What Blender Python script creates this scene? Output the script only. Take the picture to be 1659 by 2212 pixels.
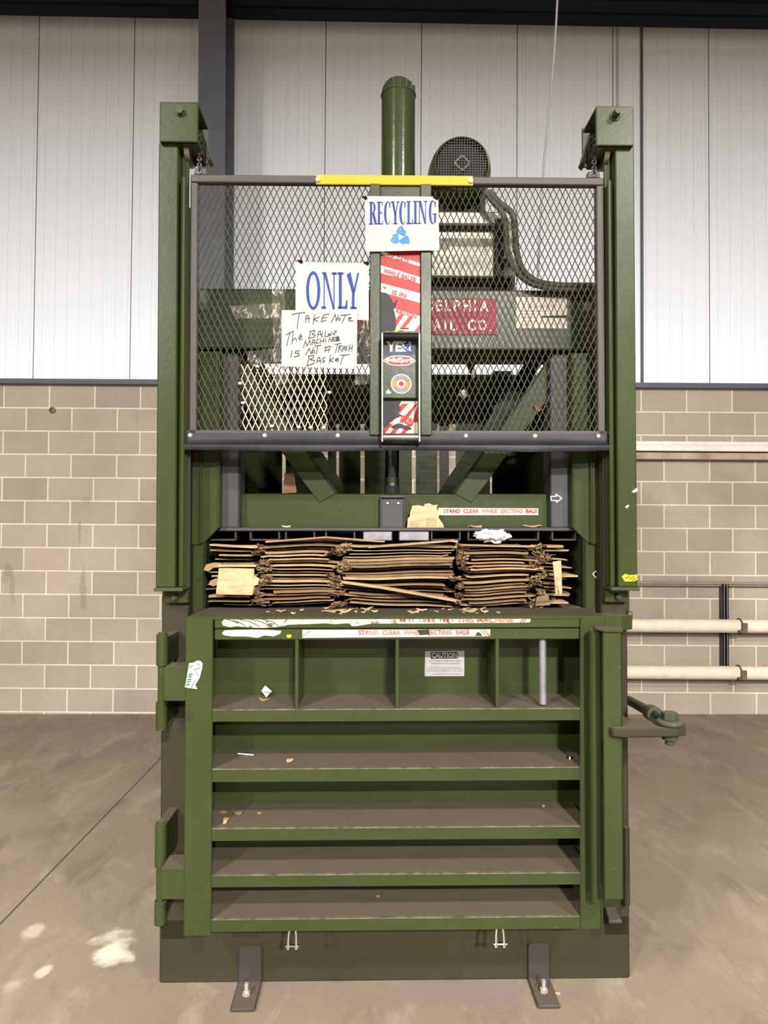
import bpy, bmesh, math, random
from mathutils import Vector, Matrix, noise as mnoise

for o in list(bpy.data.objects):
    bpy.data.objects.remove(o)
S = bpy.context.scene
COL = S.collection

# ------------------------------------------------------------------ camera
F = 1500.0; CX, CY = 829.5, 1106.0
HC = 1.60; TH = math.radians(1.3)
cd = bpy.data.cameras.new('camera'); cam = bpy.data.objects.new('camera', cd); COL.objects.link(cam)
cd.sensor_fit = 'VERTICAL'; cd.sensor_height = 36.0; cd.lens = 36.0 * F / 2212.0
cd.clip_end = 200
cam.location = (0, 0, HC); cam.rotation_euler = (math.pi/2 + TH, 0, 0)
S.camera = cam

# ------------------------------------------------------------------ light and exposure
w = bpy.data.worlds.new('hall'); S.world = w; w.use_nodes = True
w.node_tree.nodes['Background'].inputs[0].default_value = (0.93, 0.96, 1.0, 1)
w.node_tree.nodes['Background'].inputs[1].default_value = 0.045
LAMPC = (1.0, 0.965, 0.91)
for (lx, ly, lz, e, r) in ((-3.3, -2.6, 5.8, 420, .26), (3.4, -2.6, 5.8, 420, .26),
                           (1.9, -7.0, 5.8, 2500, .24), (2.2, -12.0, 5.8, 2500, .24),
                           (-5.0, -7.0, 5.8, 1350, .24)):
    l = bpy.data.lights.new('high_bay_lamp', 'AREA'); l.shape = 'DISK'; l.size = 2*r; l.energy = e; l.color = LAMPC
    o = bpy.data.objects.new('high_bay_lamp', l); COL.objects.link(o); o.location = (lx, ly, lz)
S.view_settings.view_transform = 'Standard'; S.view_settings.look = 'None'
S.view_settings.gamma = 1.0; S.view_settings.use_curve_mapping = False
S.view_settings.exposure = 0.74

# ------------------------------------------------------------------ helpers
def W(u, v, d):
    """world x, z of the point seen at (u, v) that stands at distance d"""
    yc = (CY - v)/F; xc = (u - CX)/F
    t = d/(math.cos(TH) - yc*math.sin(TH))
    return xc*t, HC + (math.sin(TH) + yc*math.cos(TH))*t
def WX(u, v, d): return W(u, v, d)[0]
def WZ(v, d): return W(CX, v, d)[1]
def px(n, d): return n*d/F
def floor_pt(u, v):
    yc = (CY - v)/F
    dz = math.sin(TH) + yc*math.cos(TH); t = -HC/dz
    return (u - CX)/F*t, t*(math.cos(TH) - yc*math.sin(TH))

class MB:
    def __init__(s): s.v = []; s.f = []; s.m = []
    def add(s, vs, fs, m=0):
        b = len(s.v); s.v += [tuple(p) for p in vs]
        for f in fs: s.f.append([i+b for i in f]); s.m.append(m)
    def box(s, x0, x1, y0, y1, z0, z1, m=0):
        x0, x1 = min(x0, x1), max(x0, x1); z0, z1 = min(z0, z1), max(z0, z1); y0, y1 = min(y0, y1), max(y0, y1)
        s.add([(x0,y0,z0),(x1,y0,z0),(x1,y1,z0),(x0,y1,z0),(x0,y0,z1),(x1,y0,z1),(x1,y1,z1),(x0,y1,z1)],
              [(0,3,2,1),(4,5,6,7),(0,1,5,4),(1,2,6,5),(2,3,7,6),(3,0,4,7)], m)
    def bp(s, u0, v0, u1, v1, d0, d1, m=0):
        vm = (v0+v1)/2
        s.box(WX(u0,vm,d0), WX(u1,vm,d0), d0, d1, WZ(v1,d0), WZ(v0,d0), m)
    def prism(s, pts, a0, a1, ax='y', m=0):
        n = len(pts)
        ar = sum(pts[i][0]*pts[(i+1)%n][1]-pts[(i+1)%n][0]*pts[i][1] for i in range(n))
        if ar < 0: pts = pts[::-1]
        def mk(p, a):
            return (p[0],a,p[1]) if ax=='y' else ((p[0],p[1],a) if ax=='z' else (a,p[0],p[1]))
        vs = [mk(p,a0) for p in pts]+[mk(p,a1) for p in pts]
        front = list(range(n)); back = list(range(2*n-1, n-1, -1))
        side = [(i, i+n, (i+1)%n+n, (i+1)%n) for i in range(n)]
        if ax == 'y': fs = [front, back]+side
        else: fs = [front[::-1], back[::-1]]+[x[::-1] for x in side]
        s.add(vs, fs, m)
    def pp(s, uv, d0, d1, m=0):
        s.prism([W(u,v,d0) for u,v in uv], d0, d1, 'y', m)
    def flat(s, pts, y, m=0):
        """one face looking at -y"""
        n = len(pts)
        ar = sum(pts[i][0]*pts[(i+1)%n][1]-pts[(i+1)%n][0]*pts[i][1] for i in range(n))
        if ar < 0: pts = pts[::-1]
        s.add([(p[0], y, p[1]) for p in pts], [list(range(n))], m)
    def flatp(s, uv, d, m=0): s.flat([W(u,v,d) for u,v in uv], d, m)
    def cyl(s, p0, p1, r0, r1=None, seg=20, m=0, caps=True):
        r1 = r0 if r1 is None else r1
        p0, p1 = Vector(p0), Vector(p1); a = (p1-p0).normalized()
        t = Vector((0,0,1)) if abs(a.z) < .9 else Vector((1,0,0))
        b = a.cross(t).normalized(); c = a.cross(b)
        vs = []
        for p, r in ((p0,r0),(p1,r1)):
            for i in range(seg):
                an = 2*math.pi*i/seg
                vs.append(p + b*(r*math.cos(an)) + c*(r*math.sin(an)))
        fs = [(i, (i+1)%seg, (i+1)%seg+seg, i+seg) for i in range(seg)]
        if caps: fs += [list(range(seg))[::-1], list(range(seg, 2*seg))]
        s.add(vs, fs, m)
    def tube(s, pts, r, seg=8, m=0, caps=True):
        pts = [Vector(p) for p in pts]; n = len(pts); vs = []
        pb = None
        for k, p in enumerate(pts):
            a = (pts[min(k+1,n-1)]-pts[max(k-1,0)]).normalized()
            if pb is None:
                t = Vector((0,0,1)) if abs(a.z) < .9 else Vector((1,0,0)); b = a.cross(t).normalized()
            else:
                b = (pb - a*pb.dot(a)).normalized()
            pb = b; c = a.cross(b)
            rr = r[k] if isinstance(r, (list,tuple)) else r
            for i in range(seg):
                an = 2*math.pi*i/seg; vs.append(p + b*(rr*math.cos(an)) + c*(rr*math.sin(an)))
        fs = [(k*seg+i, k*seg+(i+1)%seg, (k+1)*seg+(i+1)%seg, (k+1)*seg+i) for k in range(n-1) for i in range(seg)]
        if caps: fs += [list(range(seg))[::-1], list(range((n-1)*seg, n*seg))]
        s.add(vs, fs, m)
    def ring(s, c, axis, R, r, seg=20, ss=8, m=0, a0=0, a1=2*math.pi):
        c = Vector(c); a = Vector(axis).normalized()
        t = Vector((0,0,1)) if abs(a.z) < .9 else Vector((1,0,0))
        b = a.cross(t).normalized(); d = a.cross(b); vs = []
        full = abs(a1-a0-2*math.pi) < 1e-6; n = seg if full else seg+1
        for i in range(n):
            an = a0+(a1-a0)*i/seg; rad = b*math.cos(an)+d*math.sin(an)
            for j in range(ss):
                bn = 2*math.pi*j/ss
                vs.append(c + rad*(R + r*math.cos(bn)) + a*(r*math.sin(bn)))
        fs = []
        for i in range(seg):
            for j in range(ss):
                i2 = (i+1)%n
                fs.append((i*ss+j, i2*ss+j, i2*ss+(j+1)%ss, i*ss+(j+1)%ss))
        s.add(vs, fs, m)
    def lathe(s, c, axis, prof, seg=28, m=0):
        """prof: (radius, distance along axis)"""
        c = Vector(c); a = Vector(axis).normalized()
        t = Vector((0,0,1)) if abs(a.z) < .9 else Vector((1,0,0))
        b = a.cross(t).normalized(); d = a.cross(b); vs = []
        for r, h in prof:
            for i in range(seg):
                an = 2*math.pi*i/seg; vs.append(c + a*h + b*(r*math.cos(an)) + d*(r*math.sin(an)))
        n = len(prof)
        fs = [(k*seg+i, k*seg+(i+1)%seg, (k+1)*seg+(i+1)%seg, (k+1)*seg+i) for k in range(n-1) for i in range(seg)]
        s.add(vs, fs, m)
    def ribbon(s, pts, wd, y, m=0):
        """flat stroke in the xz plane, looking at -y"""
        for i in range(len(pts)-1):
            a = Vector(pts[i]); b = Vector(pts[i+1]); d = b-a
            if d.length < 1e-6: continue
            d.normalize(); nrm = Vector((-d.y, d.x))*(wd/2); e = d*(wd*.35)
            s.flat([a-e+nrm, a-e-nrm, b+e-nrm, b+e+nrm], y, m)
    def text(s, body, x0, x1, zb, zt, y, m=0, offset=0.0, shear=0.0, rot=0.0):
        """lettering fitted to x0..x1 and zb..zt"""
        c = bpy.data.curves.new('t', 'FONT'); c.body = body; c.size = 1; c.offset = offset; c.resolution_u = 2
        c.shear = shear
        o = bpy.data.objects.new('t', c); COL.objects.link(o)
        dg = bpy.context.evaluated_depsgraph_get(); ev = o.evaluated_get(dg); me = ev.to_mesh()
        vs = [(p.co.x, p.co.y) for p in me.vertices]; fs = [list(p.vertices) for p in me.polygons]
        ev.to_mesh_clear(); bpy.data.objects.remove(o); bpy.data.curves.remove(c)
        ax = min(p[0] for p in vs); bx = max(p[0] for p in vs); az = min(p[1] for p in vs); bz = max(p[1] for p in vs)
        cx, cz = (x0+x1)/2, (zb+zt)/2; out = []
        for p in vs:
            X = (p[0]-ax)/(bx-ax)*(x1-x0)+x0-cx; Z = (p[1]-az)/(bz-az)*(zt-zb)+zb-cz
            out.append((cx+X*math.cos(rot)-Z*math.sin(rot), y, cz+X*math.sin(rot)+Z*math.cos(rot)))
        s.add(out, fs, m)
    def textp(s, body, u0, v0, u1, v1, d, m=0, **k):
        a = W(u0, v1, d); b = W(u1, v0, d)
        s.text(body, a[0], b[0], a[1], b[1], d, m, **k)
    def build(s, name, mats, parent=None, bevel=0.0, smooth=False, seg=1):
        me = bpy.data.meshes.new(name)
        mats = mats if isinstance(mats, (list,tuple)) else [mats]
        vs = s.v; off = Vector((0,0,0))
        if parent is None and vs:
            xs = [p[0] for p in vs]; ys = [p[1] for p in vs]; zs = [p[2] for p in vs]
            off = Vector(((min(xs)+max(xs))/2, (min(ys)+max(ys))/2, min(zs)))
            vs = [(p[0]-off.x, p[1]-off.y, p[2]-off.z) for p in vs]
        me.from_pydata(vs, [], s.f); me.update()
        for mt in mats: me.materials.append(mt)
        me.polygons.foreach_set('material_index', s.m)
        if smooth: me.polygons.foreach_set('use_smooth', [True]*len(me.polygons))
        o = bpy.data.objects.new(name, me); COL.objects.link(o)
        if parent is not None:
            o.parent = parent; o.location = -ORG[parent.name]; ORG[o.name] = Vector((0,0,0))
        else:
            o.location = off; ORG[o.name] = off.copy()
        if bevel > 0:
            b = o.modifiers.new('bevel', 'BEVEL'); b.width = bevel; b.segments = seg; b.limit_method = 'ANGLE'
            b.angle_limit = math.radians(40)
        if smooth:
            e = o.modifiers.new('edges', 'EDGE_SPLIT'); e.split_angle = math.radians(38)
        return o
ORG = {}
TURN = []          # what stands with the machine, which faces the camera at a slight angle
def empty(name, loc):
    o = bpy.data.objects.new(name, None); COL.objects.link(o); o.location = loc; o.empty_display_size = .1
    ORG[o.name] = Vector(loc); return o
def tag(o, label, cat, group=None, turn=True):
    o['label'] = label; o['category'] = cat
    if group: o['group'] = group
    if turn: TURN.append(o)
    return o
def structure(o): o['kind'] = 'structure'; return o

# ------------------------------------------------------------------ materials
def newmat(name):
    m = bpy.data.materials.new(name); m.use_nodes = True
    nt = m.node_tree; return m, nt, nt.nodes['Principled BSDF']
def nd(nt, t, **k):
    n = nt.nodes.new(t)
    for a, b in k.items(): setattr(n, a, b)
    return n
def noise(nt, vec, scale, detail=4, rough=.6, dist=0):
    n = nd(nt, 'ShaderNodeTexNoise'); n.inputs['Scale'].default_value = scale; n.inputs['Detail'].default_value = detail
    n.inputs['Roughness'].default_value = rough; n.inputs['Distortion'].default_value = dist
    nt.links.new(vec, n.inputs['Vector']); return n.outputs['Fac']
def ramp(nt, fac, p0, p1, c0=(0,0,0,1), c1=(1,1,1,1)):
    r = nd(nt, 'ShaderNodeValToRGB'); e = r.color_ramp.elements
    e[0].position = p0; e[1].position = p1; e[0].color = c0; e[1].color = c1
    nt.links.new(fac, r.inputs[0]); return r.outputs[0]
def mix(nt, fac, a, b, mode='MIX'):
    n = nd(nt, 'ShaderNodeMix', data_type='RGBA', blend_type=mode)
    for sock, val in ((n.inputs[0], fac), (n.inputs[6], a), (n.inputs[7], b)):
        if isinstance(val, (int, float)): sock.default_value = val
        elif isinstance(val, tuple): sock.default_value = val if len(val) == 4 else val+(1,)
        else: nt.links.new(val, sock)
    return n.outputs[2]
def mth(nt, op, a, b=None, c=None):
    n = nd(nt, 'ShaderNodeMath', operation=op)
    for i, val in enumerate((a, b, c)):
        if val is None: continue
        if isinstance(val, (int, float)): n.inputs[i].default_value = val
        else: nt.links.new(val, n.inputs[i])
    return n.outputs[0]
def bump(nt, bs, h, strength=.2, dist=.01):
    b = nd(nt, 'ShaderNodeBump'); b.inputs['Strength'].default_value = strength; b.inputs['Distance'].default_value = dist
    nt.links.new(h, b.inputs['Height']); nt.links.new(b.outputs[0], bs.inputs['Normal'])
def objvec(nt): return nd(nt, 'ShaderNodeTexCoord').outputs['Object']
def scaled(nt, vec, sx, sy, sz):
    m = nd(nt, 'ShaderNodeMapping'); m.inputs['Scale'].default_value = (sx, sy, sz)
    nt.links.new(vec, m.inputs[0]); return m.outputs[0]

def simple(name, col, rough=.5, metal=0, var=.12, vs=18, bmp=0, spec=.15):
    m, nt, bs = newmat(name)
    ov = objvec(nt); n = noise(nt, ov, vs)
    lo = tuple(c*(1-var) for c in col); hi = tuple(min(1, c*(1+var)) for c in col)
    nt.links.new(mix(nt, ramp(nt, n, .3, .7), lo, hi), bs.inputs['Base Color'])
    bs.inputs['Roughness'].default_value = rough; bs.inputs['Metallic'].default_value = metal
    if spec is not None: bs.inputs['Specular IOR Level'].default_value = spec
    if bmp: bump(nt, bs, noise(nt, ov, vs*4, 3), bmp, .004)
    return m

def paint(name, base, dust=(.077,.063,.042), grime=(.035,.030,.022), gr=.6, rough=.30, spec=.14):
    """machine enamel: mottled colour, grime patches, settled dust on faces that look up"""
    m, nt, bs = newmat(name)
    ov = objvec(nt)
    c = mix(nt, ramp(nt, noise(nt, ov, 2.3, 5), .3, .72), tuple(x*.86 for x in base), tuple(x*1.13 for x in base))
    g = ramp(nt, noise(nt, scaled(nt, ov, 1.4, 1.4, .55), 3.1, 7, .72, .6), .55, .82)
    g = mth(nt, 'MULTIPLY', g, gr)
    c = mix(nt, g, c, grime)
    sp = ramp(nt, noise(nt, ov, 55, 3, .7), .70, .76)
    c = mix(nt, mth(nt, 'MULTIPLY', sp, .22), c, (.16,.17,.11))
    geo = nd(nt, 'ShaderNodeNewGeometry')
    sep = nd(nt, 'ShaderNodeSeparateXYZ'); nt.links.new(geo.outputs['Normal'], sep.inputs[0])
    up = ramp(nt, sep.outputs[2], .70, .95)
    dn = ramp(nt, noise(nt, ov, 9, 6, .65), .15, .6)
    c = mix(nt, mth(nt, 'MULTIPLY', up, mth(nt, 'MULTIPLY_ADD', dn, .25, .72)), c, dust)
    nt.links.new(c, bs.inputs['Base Color'])
    r = mth(nt, 'MULTIPLY_ADD', up, .4, rough); r2 = mth(nt, 'MULTIPLY_ADD', g, .25, r)
    nt.links.new(r2, bs.inputs['Roughness'])
    bs.inputs['Specular IOR Level'].default_value = spec
    bump(nt, bs, noise(nt, ov, 38, 4), .08, .006)
    return m
GREEN = paint('green_enamel', (.0245, .0325, .0098))
GREENB = paint('green_enamel_grey', (.034, .041, .0225), gr=.35)
DARKP = paint('worn_dark_steel_paint', (.034, .030, .027), gr=.3, grime=(.055,.035,.025))
RAILP = paint('gate_frame_paint', (.050, .044, .043), gr=.5, grime=(.06,.045,.035), rough=.4)
GLOSSG = paint('glossy_green_enamel', (.0245, .0325, .0105), gr=.1, rough=.17, spec=.5)
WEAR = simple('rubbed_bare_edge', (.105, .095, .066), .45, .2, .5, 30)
LEDGE = paint('grimy_ledge_enamel', (.0245, .0325, .0098), dust=(.045,.038,.026))
BODY = paint('brown_green_grime', (.0235, .0220, .0105), grime=(.024,.018,.012), gr=.85, rough=.55)
GREYP = paint('bare_worn_guide_steel', (.042, .042, .045), gr=.35, rough=.35)
MESHM = simple('expanded_metal', (.040, .040, .027), .5, .0, .25, 30)
PATCHM = simple('cream_expanded_metal', (.36, .31, .24), .5, 0, .12, 30)
YELLOW = None
def yellowmat():
    m, nt, bs = newmat('yellow_enamel'); ov = objvec(nt)
    c = mix(nt, ramp(nt, noise(nt, ov, 14, 6, .75), .62, .72), (.36,.23,.010), (.14,.08,.02))
    nt.links.new(c, bs.inputs['Base Color']); bs.inputs['Roughness'].default_value = .45; bs.inputs['Specular IOR Level'].default_value = .15; return m
YELLOW = yellowmat()
RUBBER = simple('black_rubber', (.010, .010, .012), .5, 0, .25, 12, .15, .2)
BLACK = simple('black_steel', (.006, .006, .006), .5, 0, .3, 18, 0, .1)
GREYST = simple('scuffed_grey_steel', (.16, .16, .175), .45, .5, .25, 25)
CHROME = simple('chrome_rod', (.62, .62, .66), .12, 1.0, .08)
STEEL = simple('bare_steel', (.16, .155, .145), .38, .9, .25, 25)
BOLT = simple('bright_bolt', (.42, .40, .37), .35, .6, .15)
GALV = None
def galvmat():
    m, nt, bs = newmat('galvanised_sheet'); ov = objvec(nt)
    v = nd(nt, 'ShaderNodeTexVoronoi'); v.inputs['Scale'].default_value = 40; nt.links.new(ov, v.inputs['Vector'])
    c = mix(nt, ramp(nt, v.outputs['Distance'], .1, .6), (.085,.082,.068), (.15,.145,.125))
    c = mix(nt, mth(nt,'MULTIPLY', ramp(nt, noise(nt, ov, 7, 6, .7), .5, .75), .6), c, (.12,.09,.06))
    nt.links.new(c, bs.inputs['Base Color']); bs.inputs['Metallic'].default_value = .45; bs.inputs['Roughness'].default_value = .42
    return m
GALV = galvmat()
HOSE = simple('hydraulic_hose', (.040, .038, .032), .5, 0, .4, 20)
CONDUIT = simple('flex_conduit', (.20, .19, .16), .5, .2, .3, 30)
def papermat(name, col, dirt=.25):
    m, nt, bs = newmat(name); ov = objvec(nt)
    c = mix(nt, mth(nt,'MULTIPLY', ramp(nt, noise(nt, ov, 9, 6, .7), .45, .75), dirt), col, (.55,.50,.42))
    nt.links.new(c, bs.inputs['Base Color']); bs.inputs['Roughness'].default_value = .6; bs.inputs['Specular IOR Level'].default_value = .12
    bump(nt, bs, noise(nt, scaled(nt, ov, 1, 1, 2.2), 11, 3), .25, .01); return m
PAPER = papermat('white_paper', (.285, .278, .272))
LAMIN = papermat('laminated_paper', (.265, .265, .275), .12)
def wornsticker(name, col, holes):
    m, nt, bs = newmat(name); ov = objvec(nt)
    h = ramp(nt, noise(nt, scaled(nt, ov, 1, 1, 1.6), 26, 6, .75), holes, holes+.03)
    c = mix(nt, h, col, (.045,.040,.030))
    c = mix(nt, mth(nt,'MULTIPLY', ramp(nt, noise(nt, ov, 12, 5), .4, .7), .35), c, (.50,.42,.30))
    nt.links.new(c, bs.inputs['Base Color']); bs.inputs['Roughness'].default_value = .55; bs.inputs['Specular IOR Level'].default_value = .1; return m
WORN = wornsticker('worn_white_sticker', (.34, .305, .245), .56)
WORN2 = wornsticker('white_sticker', (.35, .325, .28), .70)
REDW = wornsticker('worn_red_print', (.24, .016, .013), .60)
RED = simple('red_print', (.22, .011, .010), .4, 0, .12)
CRIM = simple('crimson_sign', (.24, .007, .022), .4, 0, .2, 30)
WHITEINK = simple('white_print', (.50, .48, .42), .45, 0, .06)
CREAM = simple('cream_label', (.46, .40, .36), .5, 0, .06)
BLUE = simple('royal_blue_ink', (.007, .027, .15), .5, 0, .2, 25)
NAVY = simple('navy_print', (.030, .035, .060), .45, 0, .15)
SKY = simple('sky_blue_ink', (.022, .125, .32), .5, 0, .1)
INK = simple('black_marker', (.020, .020, .026), .5, 0, .1)
PURP = simple('faded_purple_print', (.30, .20, .24), .5, 0, .1)
ORANGE = simple('orange_print', (.50, .13, .03), .45, 0, .1)
YINK = simple('yellow_print', (.52, .38, .012), .45, 0, .15)
PALEY = simple('pale_yellow_stain', (.80, .66, .30), .55, 0, .15)
GINK = simple('dark_green_print', (.02, .10, .07), .5, 0, .1)
CHALK = simple('white_marker', (.38, .39, .37), .6, 0, .2)
def cardmat(name, col):
    m, nt, bs = newmat(name); ov = objvec(nt)
    c = mix(nt, ramp(nt, noise(nt, scaled(nt, ov, 2.2, 3, 10), 5, 5, .65), .3, .72), tuple(x*.62 for x in col), tuple(min(1,x*1.12) for x in col))
    c = mix(nt, mth(nt,'MULTIPLY', ramp(nt, noise(nt, ov, 60, 3, .7), .5, .8), .35), c, tuple(x*.55 for x in col))
    nt.links.new(c, bs.inputs['Base Color']); bs.inputs['Roughness'].default_value = .85; bs.inputs['Specular IOR Level'].default_value = .1
    bump(nt, bs, noise(nt, scaled(nt, ov, 1, 1, 8), 30, 4), .35, .006); return m
CARD = [cardmat('kraft_cardboard_light', (.30,.200,.112)), cardmat('kraft_cardboard_mid', (.235,.150,.082)), cardmat('kraft_cardboard_brown', (.165,.102,.056))]
CARDB = cardmat('kraft_cardboard_pale', (.42,.285,.165))
BAG = simple('white_plastic_bag', (.56, .56, .57), .35, 0, .05, 12)
def tapemat():
    m, nt, bs = newmat('clear_packing_tape'); ov = objvec(nt)
    out = nt.nodes['Material Output']
    bs.inputs['Base Color'].default_value = (.75,.72,.66,1); bs.inputs['Roughness'].default_value = .08
    bump(nt, bs, noise(nt, scaled(nt, ov, 2.0, 1, .7), 24, 5, .7, 1.4), 1.0, .03)
    tr = nd(nt, 'ShaderNodeBsdfTransparent'); mx = nd(nt, 'ShaderNodeMixShader')
    f = ramp(nt, noise(nt, scaled(nt, ov, 1.6, 1, .6), 30, 4, .7, 1.5), .54, .64, (.03,.03,.03,1), (.42,.42,.42,1))
    nt.links.new(f, mx.inputs[0]); nt.links.new(tr.outputs[0], mx.inputs[1]); nt.links.new(bs.outputs[0], mx.inputs[2])
    nt.links.new(mx.outputs[0], out.inputs[0]); return m
TAPE = tapemat()

# ------------------------------------------------------------------ the hall
DW = 6.0
ROLL = math.radians(.38)
WALLBITS = []
def onwall(o): WALLBITS.append(o); return o

def floormat():
    m, nt, bs = newmat('stained_concrete'); geo = nd(nt, 'ShaderNodeNewGeometry'); p = geo.outputs['Position']
    rot = nd(nt, 'ShaderNodeMapping'); rot.inputs['Rotation'].default_value = (0,0,.5); rot.inputs['Scale'].default_value = (1.0,.45,1)
    nt.links.new(p, rot.inputs[0]); q = rot.outputs[0]
    c = mix(nt, ramp(nt, noise(nt, p, .9, 6, .6), .3, .7), (.155,.122,.083), (.215,.175,.122))
    c = mix(nt, mth(nt,'MULTIPLY', ramp(nt, noise(nt, q, 4.2, 8, .72, .8), .50, .72), .85), c, (.285,.238,.175))
    c = mix(nt, mth(nt,'MULTIPLY', ramp(nt, noise(nt, q, 5.5, 6, .65, .5), .54, .76), .85), c, (.115,.088,.064))
    c = mix(nt, mth(nt,'MULTIPLY', ramp(nt, noise(nt, p, 70, 3, .7), .45, .75), .25), c, (.15,.12,.09))
    nz = nd(nt, 'ShaderNodeTexNoise'); nz.inputs['Scale'].default_value = 5; nz.inputs['Detail'].default_value = 6
    nt.links.new(p, nz.inputs['Vector'])
    for (u, v, rx, ry, al, col) in ((238,2050,.085,.15,.9,(.62,.55,.45)), (72,2010,.05,.06,.55,(.5,.44,.35)), (95,2100,.03,.04,.6,(.55,.48,.38)),
                                (20,2130,.06,.06,.35,(.5,.44,.35)), (1010,2140,.38,.10,.8,(.17,.125,.115)), (640,2130,.30,.07,.6,(.16,.125,.105)),
                                (60,1575,.50,.22,.65,(.15,.12,.09)), (1600,1640,.25,.3,.5,(.16,.13,.10)), (790,2105,.06,.04,.6,(.48,.40,.32))):
        X, Y = floor_pt(u, v)
        dv = nd(nt, 'ShaderNodeVectorMath', operation='SUBTRACT'); nt.links.new(p, dv.inputs[0]); dv.inputs[1].default_value = (X, Y, 0)
        sc = nd(nt, 'ShaderNodeVectorMath', operation='MULTIPLY'); nt.links.new(dv.outputs[0], sc.inputs[0]); sc.inputs[1].default_value = (1/rx, 1/ry, 0)
        ln = nd(nt, 'ShaderNodeVectorMath', operation='LENGTH'); nt.links.new(sc.outputs[0], ln.inputs[0])
        dd = mth(nt, 'ADD', ln.outputs['Value'], mth(nt, 'MULTIPLY_ADD', nz.outputs['Fac'], 3.2, -1.6))
        c = mix(nt, mth(nt, 'MULTIPLY', ramp(nt, dd, .55, 1.1, (1,1,1,1), (0,0,0,1)), al), c, col)
    nt.links.new(c, bs.inputs['Base Color']); bs.inputs['Roughness'].default_value = .55; bs.inputs['Specular IOR Level'].default_value = .3
    bump(nt, bs, noise(nt, p, 45, 6, .7), .12, .01); return m
b = MB(); b.box(-12, 12, -24, DW+.4, -.2, 0); structure(b.build('floor', floormat()))
b = MB(); b.box(-1.553, -1.547, .5, DW-.02, -.001, .0008)
structure(b.build('trim_1', simple('dark_saw_cut', (.045,.035,.025), .9)))   # control joint in the slab

def blockmat():
    m, nt, bs = newmat('grey_concrete_block'); ov = objvec(nt)
    sep = nd(nt, 'ShaderNodeSeparateXYZ'); nt.links.new(ov, sep.inputs[0])
    cmb = nd(nt, 'ShaderNodeCombineXYZ')
    nt.links.new(mth(nt,'ADD', sep.outputs[0], 20*.3948+2.91), cmb.inputs[0]); nt.links.new(mth(nt,'ADD', sep.outputs[2], 20*.2015-.3), cmb.inputs[1])
    br = nd(nt, 'ShaderNodeTexBrick'); br.offset = .5; br.inputs['Scale'].default_value = 1
    br.inputs['Brick Width'].default_value = .3948; br.inputs['Row Height'].default_value = .2015
    br.inputs['Mortar Size'].default_value = .0065; br.inputs['Mortar Smooth'].default_value = .25; br.inputs['Bias'].default_value = 0
    br.inputs['Color1'].default_value = (.270,.229,.181,1); br.inputs['Color2'].default_value = (.345,.295,.233,1); br.inputs['Mortar'].default_value = (.58,.52,.42,1)
    nt.links.new(cmb.outputs[0], br.inputs['Vector'])
    c = mix(nt, ramp(nt, noise(nt, ov, 1.7, 6, .65), .3, .75), br.outputs['Color'], (.80,.78,.76), 'MULTIPLY')
    c = mix(nt, mth(nt,'MULTIPLY', ramp(nt, noise(nt, ov, 130, 3, .75), .5, .72), .42), c, (.15,.12,.09))
    c = mix(nt, mth(nt,'MULTIPLY', ramp(nt, noise(nt, scaled(nt, ov, 1.6, 1, .35), 3.6, 7, .75, .8), .66, .76), .6), c, (.13,.11,.09))
    c = mix(nt, mth(nt,'MULTIPLY', ramp(nt, noise(nt, ov, 3.1, 7, .8), .68, .78), .5), c, (.66,.60,.50))
    nz = nd(nt, 'ShaderNodeTexNoise'); nz.inputs['Scale'].default_value = 9; nz.inputs['Detail'].default_value = 5; nt.links.new(ov, nz.inputs['Vector'])
    for (u, v, rx, rz, al) in ((172,1160,.018,.16,.55),(182,1270,.03,.22,.5),(20,1240,.06,.10,.6),(30,1270,.03,.14,.5),(185,1085,.05,.05,.35)):
        X = (u-CX)/250; Z = (1140-v)/250+HC+.3
        dv = nd(nt, 'ShaderNodeVectorMath', operation='SUBTRACT'); nt.links.new(ov, dv.inputs[0]); dv.inputs[1].default_value = (X, 0, Z)
        sc = nd(nt, 'ShaderNodeVectorMath', operation='MULTIPLY'); nt.links.new(dv.outputs[0], sc.inputs[0]); sc.inputs[1].default_value = (1/rx, 0, 1/rz)
        ln = nd(nt, 'ShaderNodeVectorMath', operation='LENGTH'); nt.links.new(sc.outputs[0], ln.inputs[0])
        dd = mth(nt, 'ADD', ln.outputs['Value'], mth(nt, 'MULTIPLY_ADD', nz.outputs['Fac'], 2.4, -1.2))
        c = mix(nt, mth(nt, 'MULTIPLY', ramp(nt, dd, .5, 1.1, (1,1,1,1), (0,0,0,1)), al), c, (.17,.14,.10))
    nt.links.new(c, bs.inputs['Base Color']); bs.inputs['Roughness'].default_value = .9
    h = mth(nt, 'SUBTRACT', mth(nt, 'MULTIPLY', noise(nt, ov, 120, 3), .3), br.outputs['Fac'])
    bump(nt, bs, h, .35, .006); return m
b = MB(); b.box(-9, 9, DW, DW+.3, -.3, 2.82); onwall(structure(b.build('wall_back', blockmat())))
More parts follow.
